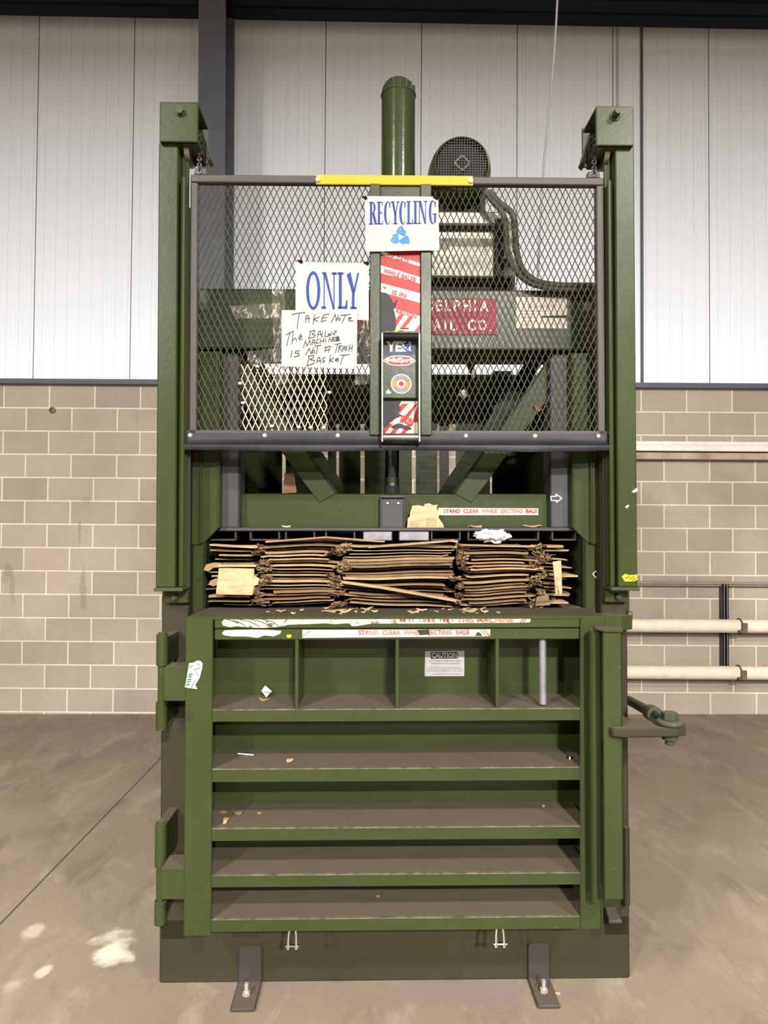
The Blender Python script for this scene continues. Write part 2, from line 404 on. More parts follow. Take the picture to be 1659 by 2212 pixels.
def panelmat():
    m, nt, bs = newmat('white_insulated_panel'); ov = objvec(nt)
    sep = nd(nt, 'ShaderNodeSeparateXYZ'); nt.links.new(ov, sep.inputs[0])
    x = mth(nt, 'ADD', sep.outputs[0], .84*12-.298)
    f = mth(nt, 'MODULO', x, .84); seam = mth(nt, 'LESS_THAN', f, .0075)
    rib = mth(nt, 'LESS_THAN', mth(nt, 'MODULO', mth(nt,'ADD', f, .03), .105), .006)
    st = ramp(nt, noise(nt, scaled(nt, ov, 9, 1, .12), 6, 5, .6), .45, .8)
    c = mix(nt, mth(nt,'MULTIPLY', st, .30), (.68,.72,.795), (.50,.52,.57))
    c = mix(nt, mth(nt,'MULTIPLY', rib, .35), c, (.42,.42,.45))
    c = mix(nt, mth(nt,'MULTIPLY', ramp(nt, noise(nt, scaled(nt, ov, 1, 1, .8), 7, 8, .85, 2.5), .73, .75), .4), c, (.18,.17,.16))
    c = mix(nt, seam, c, (.10,.095,.10))
    nt.links.new(c, bs.inputs['Base Color']); bs.inputs['Roughness'].default_value = .5; bs.inputs['Specular IOR Level'].default_value = .25
    bump(nt, bs, mth(nt,'ADD', rib, mth(nt,'MULTIPLY', seam, -1)), .25, .004); return m
b = MB(); b.box(-9, 9, DW+.005, DW+.3, 2.82, 10.5); onwall(structure(b.build('wall_back_upper', panelmat())))
SLATE = simple('slate_painted_steel', (.078, .082, .100), .5, 0, .08, 6, 0, .2)
SLATED = simple('dark_painted_steel', (.007, .007, .009), .6, 0, .1, 6, 0, .08)
b = MB(); b.box(-9, 9, DW-.05, DW+.01, 2.82, 2.865); onwall(structure(b.build('trim_2', SLATE, bevel=.004)))
# eave beam and column
b = MB(); b.box(-9, 9, 5.52, 5.55, 5.80, 6.9); b.box(-9, 9, 5.40, 5.68, 5.80, 5.83); b.box(-9, 9, 5.40, 5.68, 6.85, 6.9)
eb = structure(b.build('trim_3', SLATED)); eb.rotation_euler.y = math.radians(.7); onwall(eb)
x0 = WX(428, 200, 5.34); x1 = WX(486, 200, 5.34); xm = (x0+x1)/2
b = MB(); b.box(x0, x1, 5.34, 5.365, -.05, 10.4); b.box(xm-.008, xm+.008, 5.365, 5.66, -.05, 10.4); b.box(x0, x1, 5.66, 5.685, -.05, 10.4)
structure(b.build('trim_4', SLATE))
b = MB(); b.box(-12, 12, -24, DW+.3, 10.5, 10.7); structure(b.build('ceiling', simple('ceiling_deck', (.30,.30,.31), .7)))

# things on the wall
GREYC = simple('grey_conduit', (.24,.24,.26), .4, .3, .1)
xs = WX(1381, 450, DW)
b = MB(); b.cyl((xs, DW-.014, 2.87), (xs, DW-.014, 7.5), .011, seg=10)
onwall(tag(b.build('conduit', simple('dark_conduit', (.10,.10,.12), .45), smooth=True), 'thin dark conduit running up the white wall right of the machine', 'conduit', turn=False))
xs = WX(1327, 150, DW)
b = MB(); b.cyl((xs, DW-.012, 2.87), (xs, DW-.012, 7.5), .0095, seg=10)
onwall(tag(b.build('conduit', simple('pale_conduit', (.55,.55,.58), .35, .2), smooth=True), 'thin pale conduit rising above the right slide post', 'conduit', turn=False))
CREAMP = simple('cream_pipe_paint', (.60,.52,.41), .5, 0, .1, 9)
CLAMP = simple('rusty_clamp', (.13,.10,.07), .6, .2, .3)
STRUT = simple('strut_steel', (.11,.11,.12), .5, .3, .15)
for (v0, v1, uc, lab) in ((1333,1362,1598,'upper of two cream horizontal pipes on the block wall'), (1434,1463,1597,'lower of two cream horizontal pipes on the block wall')):
    d = 5.86; r = px((v1-v0)/2, d); z = WZ((v0+v1)/2, d)
    e = empty('pipe', (3.0, d, z))
    b = MB(); b.cyl((.9, d, z), (6.5, d, z), r, seg=24); b.build('pipe_run', CREAMP, e, smooth=True)
    x = WX(uc, v0, d)
    b = MB(); b.ring((x, d, z), (1,0,0), r+.005, .008, 24, 6); b.box(x-.035, x+.03, d-r-.015, d+.1, z-.045, z-.025); b.box(x-.012, x+.034, d-r-.02, d-r-.004, z-.035, z+.035)
    b.build('pipe_clamp', CLAMP, e, bevel=.003)
    onwall(tag(e, lab, 'pipe', turn=False))
x = WX(1567, 1340, 5.95)
b = MB(); b.box(x-.024, x-.018, 5.93, DW, .62, 1.345); b.box(x+.018, x+.024, 5.93, DW, .62, 1.345); b.box(x-.024, x+.024, 5.985, DW, .62, 1.345); b.box(x-.024, x-.008, 5.93, 5.936, .62, 1.345); b.box(x+.008, x+.024, 5.93, 5.936, .62, 1.345)
# upright strut
o = b.build('wall_strut', STRUT)
o.location.z = WZ(1440, 5.95); onwall(tag(o, 'dark upright metal strut on the wall behind the cream pipes', 'strut', turn=False))
z = WZ(1257, 5.96)
b = MB(); b.cyl((1.0, 5.965, z+.006), (6.5, 5.965, z+.006), .014, seg=12); b.cyl((1.0, 5.97, z-.014), (6.5, 5.97, z-.014), .008, seg=10)
onwall(tag(b.build('conduit', simple('brown_conduit', (.20,.17,.14), .5), smooth=True), 'thin brown horizontal conduit on the block wall above the pipes', 'conduit', turn=False))
b = MB(); d = 5.9
b.box(1.0, 6.5, d+.03, DW, WZ(956,d), WZ(948,d)); b.box(1.0, 6.5, d, DW, WZ(970,d), WZ(958,d)); b.box(1.0, 6.5, d+.02, DW, WZ(958.5,d), WZ(955.5,d))
onwall(tag(b.build('wall_rail', simple('white_rail', (.58,.55,.50), .4, .1, .1), bevel=.004), 'white metal rail fixed along the block wall right of the machine', 'rail', turn=False))
b = MB(); b.box(1.0, 6.5, d+.035, DW-.003, WZ(987,d), WZ(972,d))
onwall(tag(b.build('wooden_batten', simple('brown_timber', (.30,.23,.165), .7, 0, .25, 8), bevel=.003), 'brown timber batten directly under the white wall rail', 'batten', turn=False))
x, z = W(112, 891, DW)
b = MB(); b.lathe((x, DW+.002, z), (0,-1,0), [(.028,0),(.028,.012),(.015,.016),(.013,.004),(0,.002)], 20)
onwall(tag(b.build('pipe_stub', CLAMP, smooth=True), 'small round pipe stub set in the block wall at far left', 'pipe stub', turn=False))

# hanging cable from the roof
b = MB(); pts = []
for i in range(13):
    t = i/12; u = 1213-48*t; v = -60+680*t
    X, Z = W(u, v, 3.2); pts.append((X+.006*math.sin(t*7), 3.2, Z))
b.tube(pts, .0052, 8)
tag(b.build('hanging_cable', simple('grey_cable', (.20,.20,.21), .4, .2), smooth=True), 'thin grey cable hanging from the roof behind the mesh gate', 'cable')

# ------------------------------------------------------------------ the baler
D0 = 2.487; DD = 2.255; DB = 2.470
CXB = (852-CX)*D0/F
baler = empty('cardboard_baler', (CXB, 2.9, 0))
tag(baler, 'tall dark green vertical cardboard baler with a mesh gate', 'baler')
def R(o, lab): o['label'] = lab; return o
XL, XR = WX(349, 1700, D0), WX(1361, 1700, D0)
ZTOP = WZ(625, 2.68)

# body
b = MB()
b.box(XL, XR, D0, 3.45, 0, WZ(2030, D0)+.08)
b.build('base_frame', BODY, baler, bevel=.006)
for sx in (0, 1):
    xo = XL if sx == 0 else XR; s = 1 if sx == 0 else -1
    b = MB(); b.box(xo+s*.0, xo+s*.095, D0, D0+.10, .15, ZTOP-.02); b.build('side_post', BODY, baler, bevel=.005)
    b = MB(); b.box(xo+s*.004, xo+s*.024, D0+.09, 3.45, .15, ZTOP-.02); b.build('side_panel', GREEN, baler)
    b = MB(); b.box(xo+s*.095, xo+s*.145, D0+.05, D0+.07, .2, WZ(1150, D0)); b.box(xo+s*.13, xo+s*.145, D0+.05, 3.4, .2, WZ(1150, D0)); b.build('chamber_liner', GREEN, baler, bevel=.003)
# rear of the press: cross beam, slats
DR = 3.42
b = MB(); b.bp(440, 808, 1262, 892, DR-.12, DR); b.build('rear_beam', GREEN, baler, bevel=.004)
b = MB(); b.bp(1070, 800, 1112, 893, DR-.22, DR-.12); b.build('rear_beam_bracket', GREEN, baler, bevel=.004)
b = MB(); b.box(XL+.02, XR-.02, DR, DR+.02, .15, WZ(1062, DR)-.02); b.build('rear_panel', GREEN, baler)
for (u0, u1) in ((440,616),(624,698),(714,732),(739,785),(794,896),(905,951),(958,978),(992,1065),(1070.5,1262)):
    b = MB(); b.box(WX(u0,980,DR), WX(u1,980,DR), DR+(.0 if u1-u0 > 25 else .03), DR+(.02 if u1-u0 > 25 else .06), WZ(1075,DR), WZ(860,DR)); b.build('rear_slat', GREEN if u1-u0 > 25 else DARKP, baler)
b = MB(); b.box(XL+.02, XR-.02, DR+.001, DR+.019, WZ(915,DR), WZ(860,DR)); b.build('rear_header', GREEN, baler)
b = MB(); b.pp([(1004,765),(1041,765),(1024,806)], DR-.3, DR-.28); b.build('rear_gusset', DARKP, baler)
# main crossmember
DC = 2.68
cm = MB(); cm.box(XL+.03, XR-.03, DC, DC+.012, WZ(755,DC), WZ(625,DC)); cm.box(XL+.03, XR-.03, DC, DC+.17, WZ(625,DC)-.012, WZ(625,DC)); cm.box(XL+.03, XR-.03, DC, DC+.17, WZ(755,DC), WZ(755,DC)+.012)
cm.box(XL+.03, XR-.03, DC+.158, DC+.17, WZ(765,DC), WZ(625,DC))
crossm = cm.build('crossmember', GREENB, baler, bevel=.004)
b = MB(); z0 = DC-.004
b.bp(772, 643, 1075, 722, z0, DC, 0)
for ch, u0, u1 in (('D',921,939),('E',944,957),('L',963,976),('P',982,997),('H',1003,1019),('I',1026,1030),('A',1038,1057)):
    b.textp(ch, u0, 647, u1, 672, z0-.001, 1, offset=.03)
for ch, u0, u1 in (('R',905,925),('A',937,955),('I',962,966),('L',974,989),('C',1012,1030),('O',1034,1053),('.',1060,1064)):
    if ch == '.': b.textp(ch, u0, 711, u1, 715, z0-.001, 1, offset=.03)
    else: b.textp(ch, u0, 689, u1, 714, z0-.001, 1, offset=.03)
R(b.build('red_sign', [CRIM, WHITEINK], crossm), 'crimson sign with white block lettering')
b = MB(); b.bp(1117, 640, 1228, 708, z0, DC, 0)
b.textp('& EQUIPMENT, INC', 1142, 658, 1206, 664, z0-.001, 1)
for (v, u0, u1) in ((670,1130,1180),(676,1130,1172),(684,1128,1160),(692,1135,1162),(700,1128,1150)): b.flatp([(u0,v),(u1,v),(u1,v+1),(u0,v+1)], z0-.001, 1)
b.flatp([(1172,681),(1228,679),(1230,685),(1172,684)], z0-.001, 2)
R(b.build('maker_label', [CREAM, PURP, BODY], crossm), 'cream paper label with faded print')

# cylinder and rod
DY = 2.78
xb, zb = W(862, 380, DY); xt, zt = W(863, 205, DY)
b = MB(); r = px(37, DY)
b.cyl((xb, DY, WZ(640,DY)), (xt, DY, zt), r, seg=36)
dome = [(r*math.cos(a), r*.95*math.sin(a)) for a in [i*math.pi/2/8 for i in range(8)]]+[(.0005, r*.95)]
b.lathe((xt, DY, zt), (0,0,1), dome, 36)
cyl = b.build('cylinder', GLOSSG, baler, smooth=True)
b = MB()
for i in range(5):
    a0 = math.radians(-70+i*22); b.box(xt+r*.985*math.sin(a0+.9)-.003, xt+r*.985*math.sin(a0+.9)+.004, DY-r*.985*math.cos(a0+.9)-.003, DY-r*.985*math.cos(a0+.9)+.003, zt-.004, zt+.026)
b.ring((xt, DY, zt-.006), (0,0,1), r, .004, 36, 6)
b.build('cap_ring', GREENB, cyl, smooth=True)
xr = WX(849, 1000, DY)
b = MB(); b.cyl((xr, DY, WZ(1034,DY)), (xr+.01, DY, WZ(700,DY)), px(15.5,DY), seg=32); b.build('piston_rod', CHROME, baler, smooth=True)
# motor and tank
DM = 2.78
xm_, zm_ = W(1001, 352, DM)
b = MB(); rg = px(68, DM)
b.lathe((xm_, DM, zm_), (0,1,0), [(rg*.84,0),(rg*.88,-.002),(rg*.93,.012),(rg*1.0,.05),(rg*1.04,.10),(rg*1.04,.30),(rg*.9,.36),(0,.37)], 40)
mot = b.build('motor', GREEN, baler, smooth=True)
b = MB(); rr = rg*.81
b.lathe((xm_, DM+.03, zm_), (0,-1,0), [(rr,0),(0.001,.0)], 36, 1)
n = 9
for i in range(-n, n+1):
    t = rr*i/(n+.6); h = math.sqrt(max(0, rr*rr-t*t))
    b.box(xm_+t-.0009, xm_+t+.0009, DM-.002, DM+.001, zm_-h, zm_+h, 0); b.box(xm_-h, xm_+h, DM-.0025, DM+.0005, zm_+t-.0009, zm_+t+.0009, 0)
q = px(17, DM)
for a in range(4):
    an = math.pi/2*a; p0 = (xm_+q*math.sin(an), DM-.004, zm_+q*math.cos(an)); p1 = (xm_+q*math.sin(an+math.pi/2), DM-.004, zm_+q*math.cos(an+math.pi/2))
    b.tube([p0, p1], .004, 6, 2)
R(b.build('fan_guard', [simple('guard_wire', (.055,.05,.045), .5), BLACK, GALV], mot), 'square wire mesh guard with a diamond plate in the middle')
b = MB(); b.bp(905, 400, 1050, 462, DM+.12, DM+.35); b.bp(1040, 405, 1052, 458, DM+.06, DM+.12); b.build('motor_mount', BLACK, baler)
b = MB(); DT = 2.74
b.bp(930, 455, 1118, 484, DT-.02, DT+.36); b.bp(935, 484, 1116, 498, DT+.04, DT+.30, 1); b.bp(932, 498, 1116, 598, DT, DT+.34)
tank = b.build('oil_tank', [GALV, BLACK], baler, bevel=.006)
b = MB(); b.bp(935, 596, 1116, 628, DT+.06, DT+.30); b.build('tank_stand', BLACK, baler)
b = MB(); b.bp(1072, 470, 1092, 596, DT-.03, DT-.002); b.build('tank_bracket', BLACK, tank, bevel=.003)
for k, (off, rad, mt) in enumerate(((0, .013, CONDUIT), (12, .012, HOSE), (-9, .010, HOSE))):
    path = [(1052+off*.5,412),(1075+off*.6,438),(1098+off,462),(1103+off,500),(1106+off,540),(1120+off*.8,578),(1145+off*.5,604-off*.3),(1180,616-off*.4),(1230,620-off*.4),(1312,618-off*.3)]
    pts = []
    for i, (u, v) in enumerate(path):
        d = 2.66 - .012*k
        X, Z = W(u, v, d); pts.append((X, d, Z))
    # smooth
    sm = []
    for i in range(len(pts)-1):
        p0 = Vector(pts[max(i-1,0)]); p1 = Vector(pts[i]); p2 = Vector(pts[i+1]); p3 = Vector(pts[min(i+2,len(pts)-1)])
        for t in (0,.25,.5,.75):
            sm.append(.5*((2*p1)+(-p0+p2)*t+(2*p0-5*p1+4*p2-p3)*t*t+(-p0+3*p1-3*p2+p3)*t*t*t))
    sm.append(Vector(pts[-1]))
    b = MB(); b.tube(sm, rad, 10); b.build('hose', mt, baler, smooth=True)

# ------------------------------------------------------------------ ram
ram_m = MB(); DP = 2.56
zp0, zp1 = WZ(1147, DP), WZ(1139.5, DP)
ram_m.box(WX(472,1143,DP), WX(1247,1143,DP), DP, 3.38, zp0, zp1)
ram = ram_m.build('ram', GREYP, baler, bevel=.002)
b = MB(); b.bp(505, 1066, 1208, 1140, DP+.05, DP+.075); b.bp(505, 1066, 1208, 1070, DP+.05, DP+.14); b.build('ram_beam', GREEN, ram, bevel=.003)
zc = WZ(1168, DP)
chan = [(452,511),(540,605),(616,681),(703,768),(932,997),(1012,1077),(1100,1168),(1195,1249)]
for (u0, u1) in chan:
    a, c = WX(u0,1155,DP), WX(u1,1155,DP); b = MB()
    b.box(a, a+.006, DP+.01, 3.3, zc, zp0); b.box(c-.006, c, DP+.01, 3.3, zc, zp0); b.box(a, c, DP+.01, 3.3, zc, zc+.006); b.build('platen_channel', DARKP, ram)
for (u0, u1) in ((785,848),(863,928)):
    b = MB(); b.box(WX(u0,1155,DP), WX(u1,1155,DP), DP+.008, 3.3, zc, zp0); b.build('platen_channel', GREYST, ram, bevel=.003)
for s in (0, 1):
    M = (lambda u: u) if s == 0 else (lambda u: 1711-u)
    b = MB(); d = DP+.01
    x0_, x1_ = WX(M(476),1000,d), WX(M(521),1000,d)
    b.box(x0_, x1_, d, d+.014, zp1, WZ(770,d)); xe = x0_ if s == 0 else x1_
    b.box(min(x0_,x1_), min(x0_,x1_)+.012, d, d+.10, zp1, WZ(770,d)); b.box(max(x0_,x1_)-.012, max(x0_,x1_), d, d+.10, zp1, WZ(770,d))
    leg = b.build('ram_guide_leg', GREYP, ram, bevel=.003)
    if s == 1:
        b = MB(); P_ = [(1192,1072),(1204,1072),(1203,1067),(1216,1076),(1204,1085),(1205,1081),(1193,1081),(1192,1072)]
        b.ribbon([W(u,v,d-.001) for u,v in P_], .0035, d-.001); R(b.build('chalk_arrow', CHALK, leg), 'white hand drawn arrow pointing right')
    # braces
    for (dd, top, wid, off, name) in ((DP+.045, 700, 1, 0, 'brace'), (3.05, 700, .85, 1, 'brace')):
        if off == 0: poly = [(980,1064),(1020,1086),(1046,1052),(1256,765),(1196,765)]
        else: poly = [(950,1068),(985,1068),(1190,765),(1152,765)]
        b = MB(); b.prism([W(M(u),v,dd) for u,v in poly], dd, dd+.012)
        if off == 0: sidepl = [(980,1064),(986,1068),(1202,765),(1196,765)]; b.prism([W(M(u),v,dd) for u,v in sidepl], dd, dd+.06)
        else: b.prism([W(M(u),v,dd) for u,v in poly], dd, dd+.05)
        b.build(name, GREEN, ram, bevel=.002)
b = MB(); b.bp(822, 1070, 875, 1140, DP+.015, DP+.03); b.bp(822, 1070, 875, 1075, DP+.0, DP+.2); b.bp(822,1075,825,1140,DP+.005,DP+.05); b.bp(872,1075,875,1140,DP+.005,DP+.05)
cb = b.build('rod_bracket', GREYP, ram, bevel=.002)
for u in (838, 861):
    b = MB(); X, Z = W(u, 1087, DP+.012); b.cyl((X, DP+.016, Z), (X, DP+.008, Z), .004, seg=8); b.build('bracket_bolt', BOLT, ram)
b = MB(); b.cyl((xr, DY, zp1), (xr, DY, WZ(1050,DY)), px(17,DY), seg=28); b.cyl((xr, DY, WZ(1050,DY)), (xr, DY, WZ(1032,DY)), px(15.8,DY), seg=28, m=1); b.build('rod_collar', [GREYP, STEEL], ram, smooth=True)
b = MB(); d = DP+.05
b.flatp([(948,1097),(1165,1098),(1165,1112.5),(948,1113)], d-.001, 0); b.textp('STAND  CLEAR  WHILE  EJECTING  BALE', 959, 1099.5, 1163, 1111, d-.002, 1, offset=.03)
R(b.build('warning_sticker', [WORN2, REDW], ram), 'white strip with red capitals')
# upper guide plates with chamfered feet
for s in (0, 1):
    M = (lambda u: u) if s == 0 else (lambda u: 1714-u)
    d = DP-.03; b = MB()
    poly = [(474,760),(474,1141),(446,1169),(436,1176),(412,1178),(412,760)]
    pts = [W(M(u), v, d) for u, v in poly]
    b.prism(pts, d, d+.012)
    e0, e1 = W(M(474),760,d), W(M(474),1141,d); xe = e0[0]
    b.box(min(xe,xe+(.008 if s==0 else -.008)), max(xe,xe+(.008 if s==0 else -.008)), d-.008, d+.05, e1[1], e0[1])
    xm2 = WX(M(437),1000,d); b.box(xm2-.004, xm2+.004, d-.014, d, WZ(1174,d), WZ(760,d))
    b.build('ram_guide_plate', GREEN, baler, bevel=.003)

# ------------------------------------------------------------------ slides and chain brackets
DS = 2.40
for s in (0, 1):
    M = (lambda u: u) if s == 0 else (lambda u: 1717-u)
    vb = 1269
    b = MB()
    xa, xc_ = WX(M(341),800,DS), WX(M(383),800,DS)
    b.box(xa, xc_, DS, DS+.075, WZ(vb,DS), WZ(311,DS))
    xi = WX(M(403),800,DS+.02); b.box(xc_, xi, DS+.045, DS+.053, WZ(vb,DS), WZ(311,DS))
    x5 = WX(M(391),800,DS); b.box(x5, xi, DS+.004, DS+.012, WZ(vb,DS), WZ(382,DS)); b.box(x5-.004, x5+.004, DS+.004, DS+.05, WZ(vb,DS), WZ(382,DS))
    sl = b.build('gate_slide', GREEN, baler, bevel=.004)
    b = MB(); b.bp(M(392), 452, M(414), vb, DS+.060, DS+.068); b.build('slide_track', DARKP, sl)
    b = MB(); x9 = WX(M(397),1269,DS); b.box(xa-(.004 if s==0 else -.004), x9, DS-.008, DS+.08, WZ(vb,DS)-.012, WZ(vb,DS)); b.build('slide_end_plate', GREENB, sl, bevel=.002)
    if s == 1:
        b = MB(); b.flatp([(1345,1246),(1352,1240),(1360,1243),(1378,1242),(1379,1253),(1372,1256),(1352,1257)], DS-.001, 0)
        for p in ([(1352,1250),(1362,1246)],[(1362,1252),(1372,1246)],[(1368,1254),(1376,1250)]): b.ribbon([W(u,v,DS-.0015) for u,v in p], .003, DS-.0015, 1)
        R(b.build('hazard_tape', [YINK, INK], sl), 'scrap of yellow and black tape')
    # foot block and bolt
    b = MB(); b.bp(M(357), 1275, M(408), 1302, D0-.03, D0, 0); fb = b.build('slide_foot', GREEN, baler, bevel=.003)
    b = MB(); X, Z = W(M(381), 1290, D0-.03); b.cyl((X, D0-.03, Z), (X, D0-.045, Z), .011, seg=6); b.cyl((X, D0-.045, Z), (X, D0-.052, Z), .006, seg=10); b.build('foot_bolt', GREYP, fb)
    # chain bracket
    b = MB(); d = DS-.02; dz = 0
    b.bp(M(346), 224, M(428), 311, d, d+.012); b.bp(M(346), 224, M(428), 228, d, d+.16); b.bp(M(348), 224, M(352), 311, d, d+.12); b.bp(M(346), 306, M(428), 311, d, d+.10)
    br = b.build('chain_bracket', GREEN if s == 0 else GREENB, baler, bevel=.003)
    b = MB(); X, Z = W(M(391) if s == 0 else M(387), 246, d)
    if s == 0: b.cyl((X, d, Z), (X, d-.016, Z), .0145, seg=6); b.cyl((X,d,Z),(X,d-.004,Z),.017,seg=16)
    else: b.ring((X, d-.002, Z), (0,1,0), .017, .003, 18, 6); b.cyl((X, d, Z), (X, d-.035, Z), .0115, seg=16)
    b.build('bracket_bolt', GREENB, br)
    b = MB(); b.bp(M(398), 272, M(455), 357, d+.34, d+.352); b.build('rear_plate', GREENB, br, bevel=.002)
    b = MB(); pts = [(M(428),276),(M(436),274),(M(458),345),(M(450),352),(M(428),296)]
    b.prism([W(u,v,d+.15) for u,v in pts], d+.15, d+.20); b.build('sloped_cover', GREENB, br, bevel=.002)
    b = MB(); b.bp(M(404), 296, M(440), 348, d+.10, d+.15); b.build('chain_housing', BLACK, br)
    b = MB(); X, Z = W(M(409), 325, d+.07); b.cyl((X-.009, d+.09, Z), (X+.009, d+.09, Z), .055, seg=24); b.build('pulley', STEEL, br, smooth=True)
    # chain
    b = MB(); X, Z0 = W(M(432), 372, d+.055); Z1 = WZ(285, d+.055); k = 0; z = Z0-.004
    while z < Z1:
        ax = (1,.15,0) if k % 2 else (.15,1,0); b.ring((X, d+.055, z), ax, .0075, .0026, 10, 6); z += .0115; k += 1
    b.build('lift_chain', DARKP, br, smooth=True)

# ------------------------------------------------------------------ gate
DG = 2.435
gm = MB()
gm.bp(413, 380, 1306, 396, DG-.008, DG+.022)
gate = gm.build('gate', RAILP, baler, bevel=.003)
for s in (0, 1):
    M = (lambda u: u) if s == 0 else (lambda u: 1719-u)
    b = MB(); b.bp(M(411), 393, M(427), 945, DG-.002, DG+.03); b.build('gate_stile', RAILP, gate, bevel=.003)
    b = MB(); b.prism([W(M(u),v,DG) for u,v in ((423,366),(447,366),(449,381),(420,381))], DG, DG+.02); b.build('lift_tab', RAILP, gate, bevel=.003)
b = MB(); b.bp(682, 378, 1022, 399, DG-.016, DG-.009); yb = R(b.build('pull_bar', YELLOW, gate, bevel=.002), 'yellow painted flat bar')
for u in (686.5, 1016.5):
    b = MB(); X, Z = W(u, 390, DG-.016); b.cyl((X, DG-.015, Z), (X, DG-.022, Z), .0085, seg=6); b.cyl((X, DG-.022, Z), (X, DG-.025, Z), .005, seg=10)
    b.build('bar_bolt', BOLT, gate)

def lattice(b, x0, x1, z0, z1, y, pw, ph, wd, th, inside=None, ox=0., oz=0.):
    """expanded metal: diamonds pw wide and ph tall"""
    nx = int((x1-x0)/pw)+2; nz = int((z1-z0)/(ph/2))+2
    for k in range(nz):
        za = z1-oz-k*ph/2; zb_ = za-ph/2
        if zb_ < z0-1e-6: zb_ = z0
        if za-zb_ < .003: continue
        fr = (za-zb_)/(ph/2)
        o_ = 0 if k % 2 == 0 else .5
        for i in range(-1, nx):
            xa = x0+ox+(i+o_)*pw
            for s in (-1, 1):
                xb_ = xa+s*pw/2*fr; 
                if min(xa,xb_) < x0-.0005 or max(xa,xb_) > x1+.0005: continue
                if inside and not (inside(xa,za) and inside(xb_,zb_)): continue
                dx, dz = xb_-xa, zb_-za; L = math.hypot(dx,dz); nx_, nz_ = -dz/L*wd/2, dx/L*wd/2
                t0, t1 = y+s*th*.35, y-s*th*.35
                vs = []
                for (px_, pz_) in ((xa,za),(xb_,zb_)):
                    vs += [(px_+nx_, t0, pz_+nz_), (px_-nx_, t1, pz_-nz_), (px_-nx_, t1+th, pz_-nz_), (px_+nx_, t0+th, pz_+nz_)]
                fs = [(0,1,5,4),(1,2,6,5),(2,3,7,6),(3,0,4,7)] if s > 0 else [(4,5,1,0),(5,6,2,1),(6,7,3,2),(7,4,0,3)]
                b.add(vs, fs)
b = MB()
lattice(b, WX(424,660,DG), WX(1303,660,DG), WZ(945,DG), WZ(388,DG), DG+.008, px(13.35,DG), px(28.9,DG), .0031, .003)
b.build('wire_mesh', MESHM, gate)
poly = [W(u,v,DG) for u,v in ((521,772),(560,772),(706,795),(711,938),(516,938))]
def inpoly(x, z):
    c = False; n = len(poly)
    for i in range(n):
        (xa,za),(xb_,zb_) = poly[i], poly[(i+1)%n]
        if (za > z) != (zb_ > z) and x < (xb_-xa)*(z-za)/(zb_-za)+xa: c = not c
    return c
b = MB()
lattice(b, WX(516,860,DG), WX(712,860,DG), WZ(936,DG), WZ(770,DG), DG-.001, px(14.1,DG), px(31.5,DG), .0032, .003, inpoly)
# the patch hangs slightly askew
cx_, cz_ = W(615, 860, DG); a_ = math.radians(1.6)
b.v = [(cx_+(x-cx_)*math.cos(a_)-(z-cz_)*math.sin(a_), y, cz_+(x-cx_)*math.sin(a_)+(z-cz_)*math.cos(a_)) for x, y, z in b.v]
R(b.build('mesh_patch', PATCHM, gate), 'cream patch of wire mesh tied on')
for (u, v, t) in ((519,829,.1),(525,871,0),(556,792,-.5),(587,921,.1),(645,923,0),(671,924,0),(699,924,.1),(711,848,0)):
    X, Z = W(u, v, DG-.01); b = MB(); l = .007
    b.cyl((X-l*math.cos(t), DG-.008, Z-l*math.sin(t)), (X+l*math.cos(t), DG-.008, Z+l*math.sin(t)), .0035, seg=8); b.box(X-.004, X+.004, DG-.014, DG-.004, Z-.0045, Z+.0045)
    b.build('cable_tie', PATCHM, gate)
# centre channel
b = MB(); dC = DG-.02
b.bp(798, 396, 821, 940, dC, dC+.03); b.bp(908, 396, 932, 940, dC, dC+.03); b.bp(820, 396, 909, 940, dC+.014, dC+.03)
gc = b.build('centre_channel', GREENB, gate, bevel=.003)
dT = dC+.013
def stripes(b, u0, u1, v0, v1, bands, d, m):
    """slanted bands clipped to the sticker; a band is (v at left top, v at left bottom, drop across)"""
    for (a, c, drop) in bands:
        pts = [(u0,a),(u1,a+drop),(u1,c+drop),(u0,c)]
        # clip in v
        def clip(p, lim, keep_less):
            out = []
            for i in range(len(p)):
                A, B = p[i], p[(i+1)%len(p)]
                ia = (A[1] <= lim) if keep_less else (A[1] >= lim); ib = (B[1] <= lim) if keep_less else (B[1] >= lim)
                if ia: out.append(A)
                if ia != ib: t = (lim-A[1])/(B[1]-A[1]); out.append((A[0]+(B[0]-A[0])*t, lim))
            return out
        pts = clip(clip(pts, v1, True), v0, False) if pts else pts
        if len(pts) >= 3: b.flatp(pts, d, m)
b = MB(); b.flatp([(822,540),(906.5,540),(906.5,715),(822,715)], dT, 0)
stripes(b, 822, 906.5, 540, 700, [(517,542,26),(550,573,25),(590,611,22),(630,658,24)], dT-.0006, 1)
for (u, v, du) in ((868,690,0),(888,696,0),(905,705,0)):
    b.flatp([(u-5,v-12+0),(u+5,v-12),(u-18,715),(u-30,715)] if v < 700 else [(895,715),(906.5,700),(906.5,712),(904,715)], dT-.0006, 1)
rt = -math.radians(16.5)
for (t, u0, u1, vc, h) in (('OF GATE',836,884,558,9),('WHILE BALER',826,901,595,11),('IS IN',846,878,635,10),('RATION',854,900,677,11)):
    b.textp(t, u0, vc-h/2, u1, vc+h/2, dT-.0012, 2, offset=.04, rot=rt)
b.flatp([(821,634),(833,632),(845,645),(849,655),(858,645),(856,658),(850,668),(855,690),(854,713),(821,715)], dT-.0018, 3)
b.flatp([(822,611),(836,616),(845,620),(843,628),(836,627),(830,624),(822,625)], dT-.0015, 4)
b.flatp([(858,709),(883,707),(884,713),(862,714),(854,719)], dT-.0022, 5); b.flatp([(864,708.5),(882,707.5),(882,711),(864,711.5)], dT-.0026, 6)
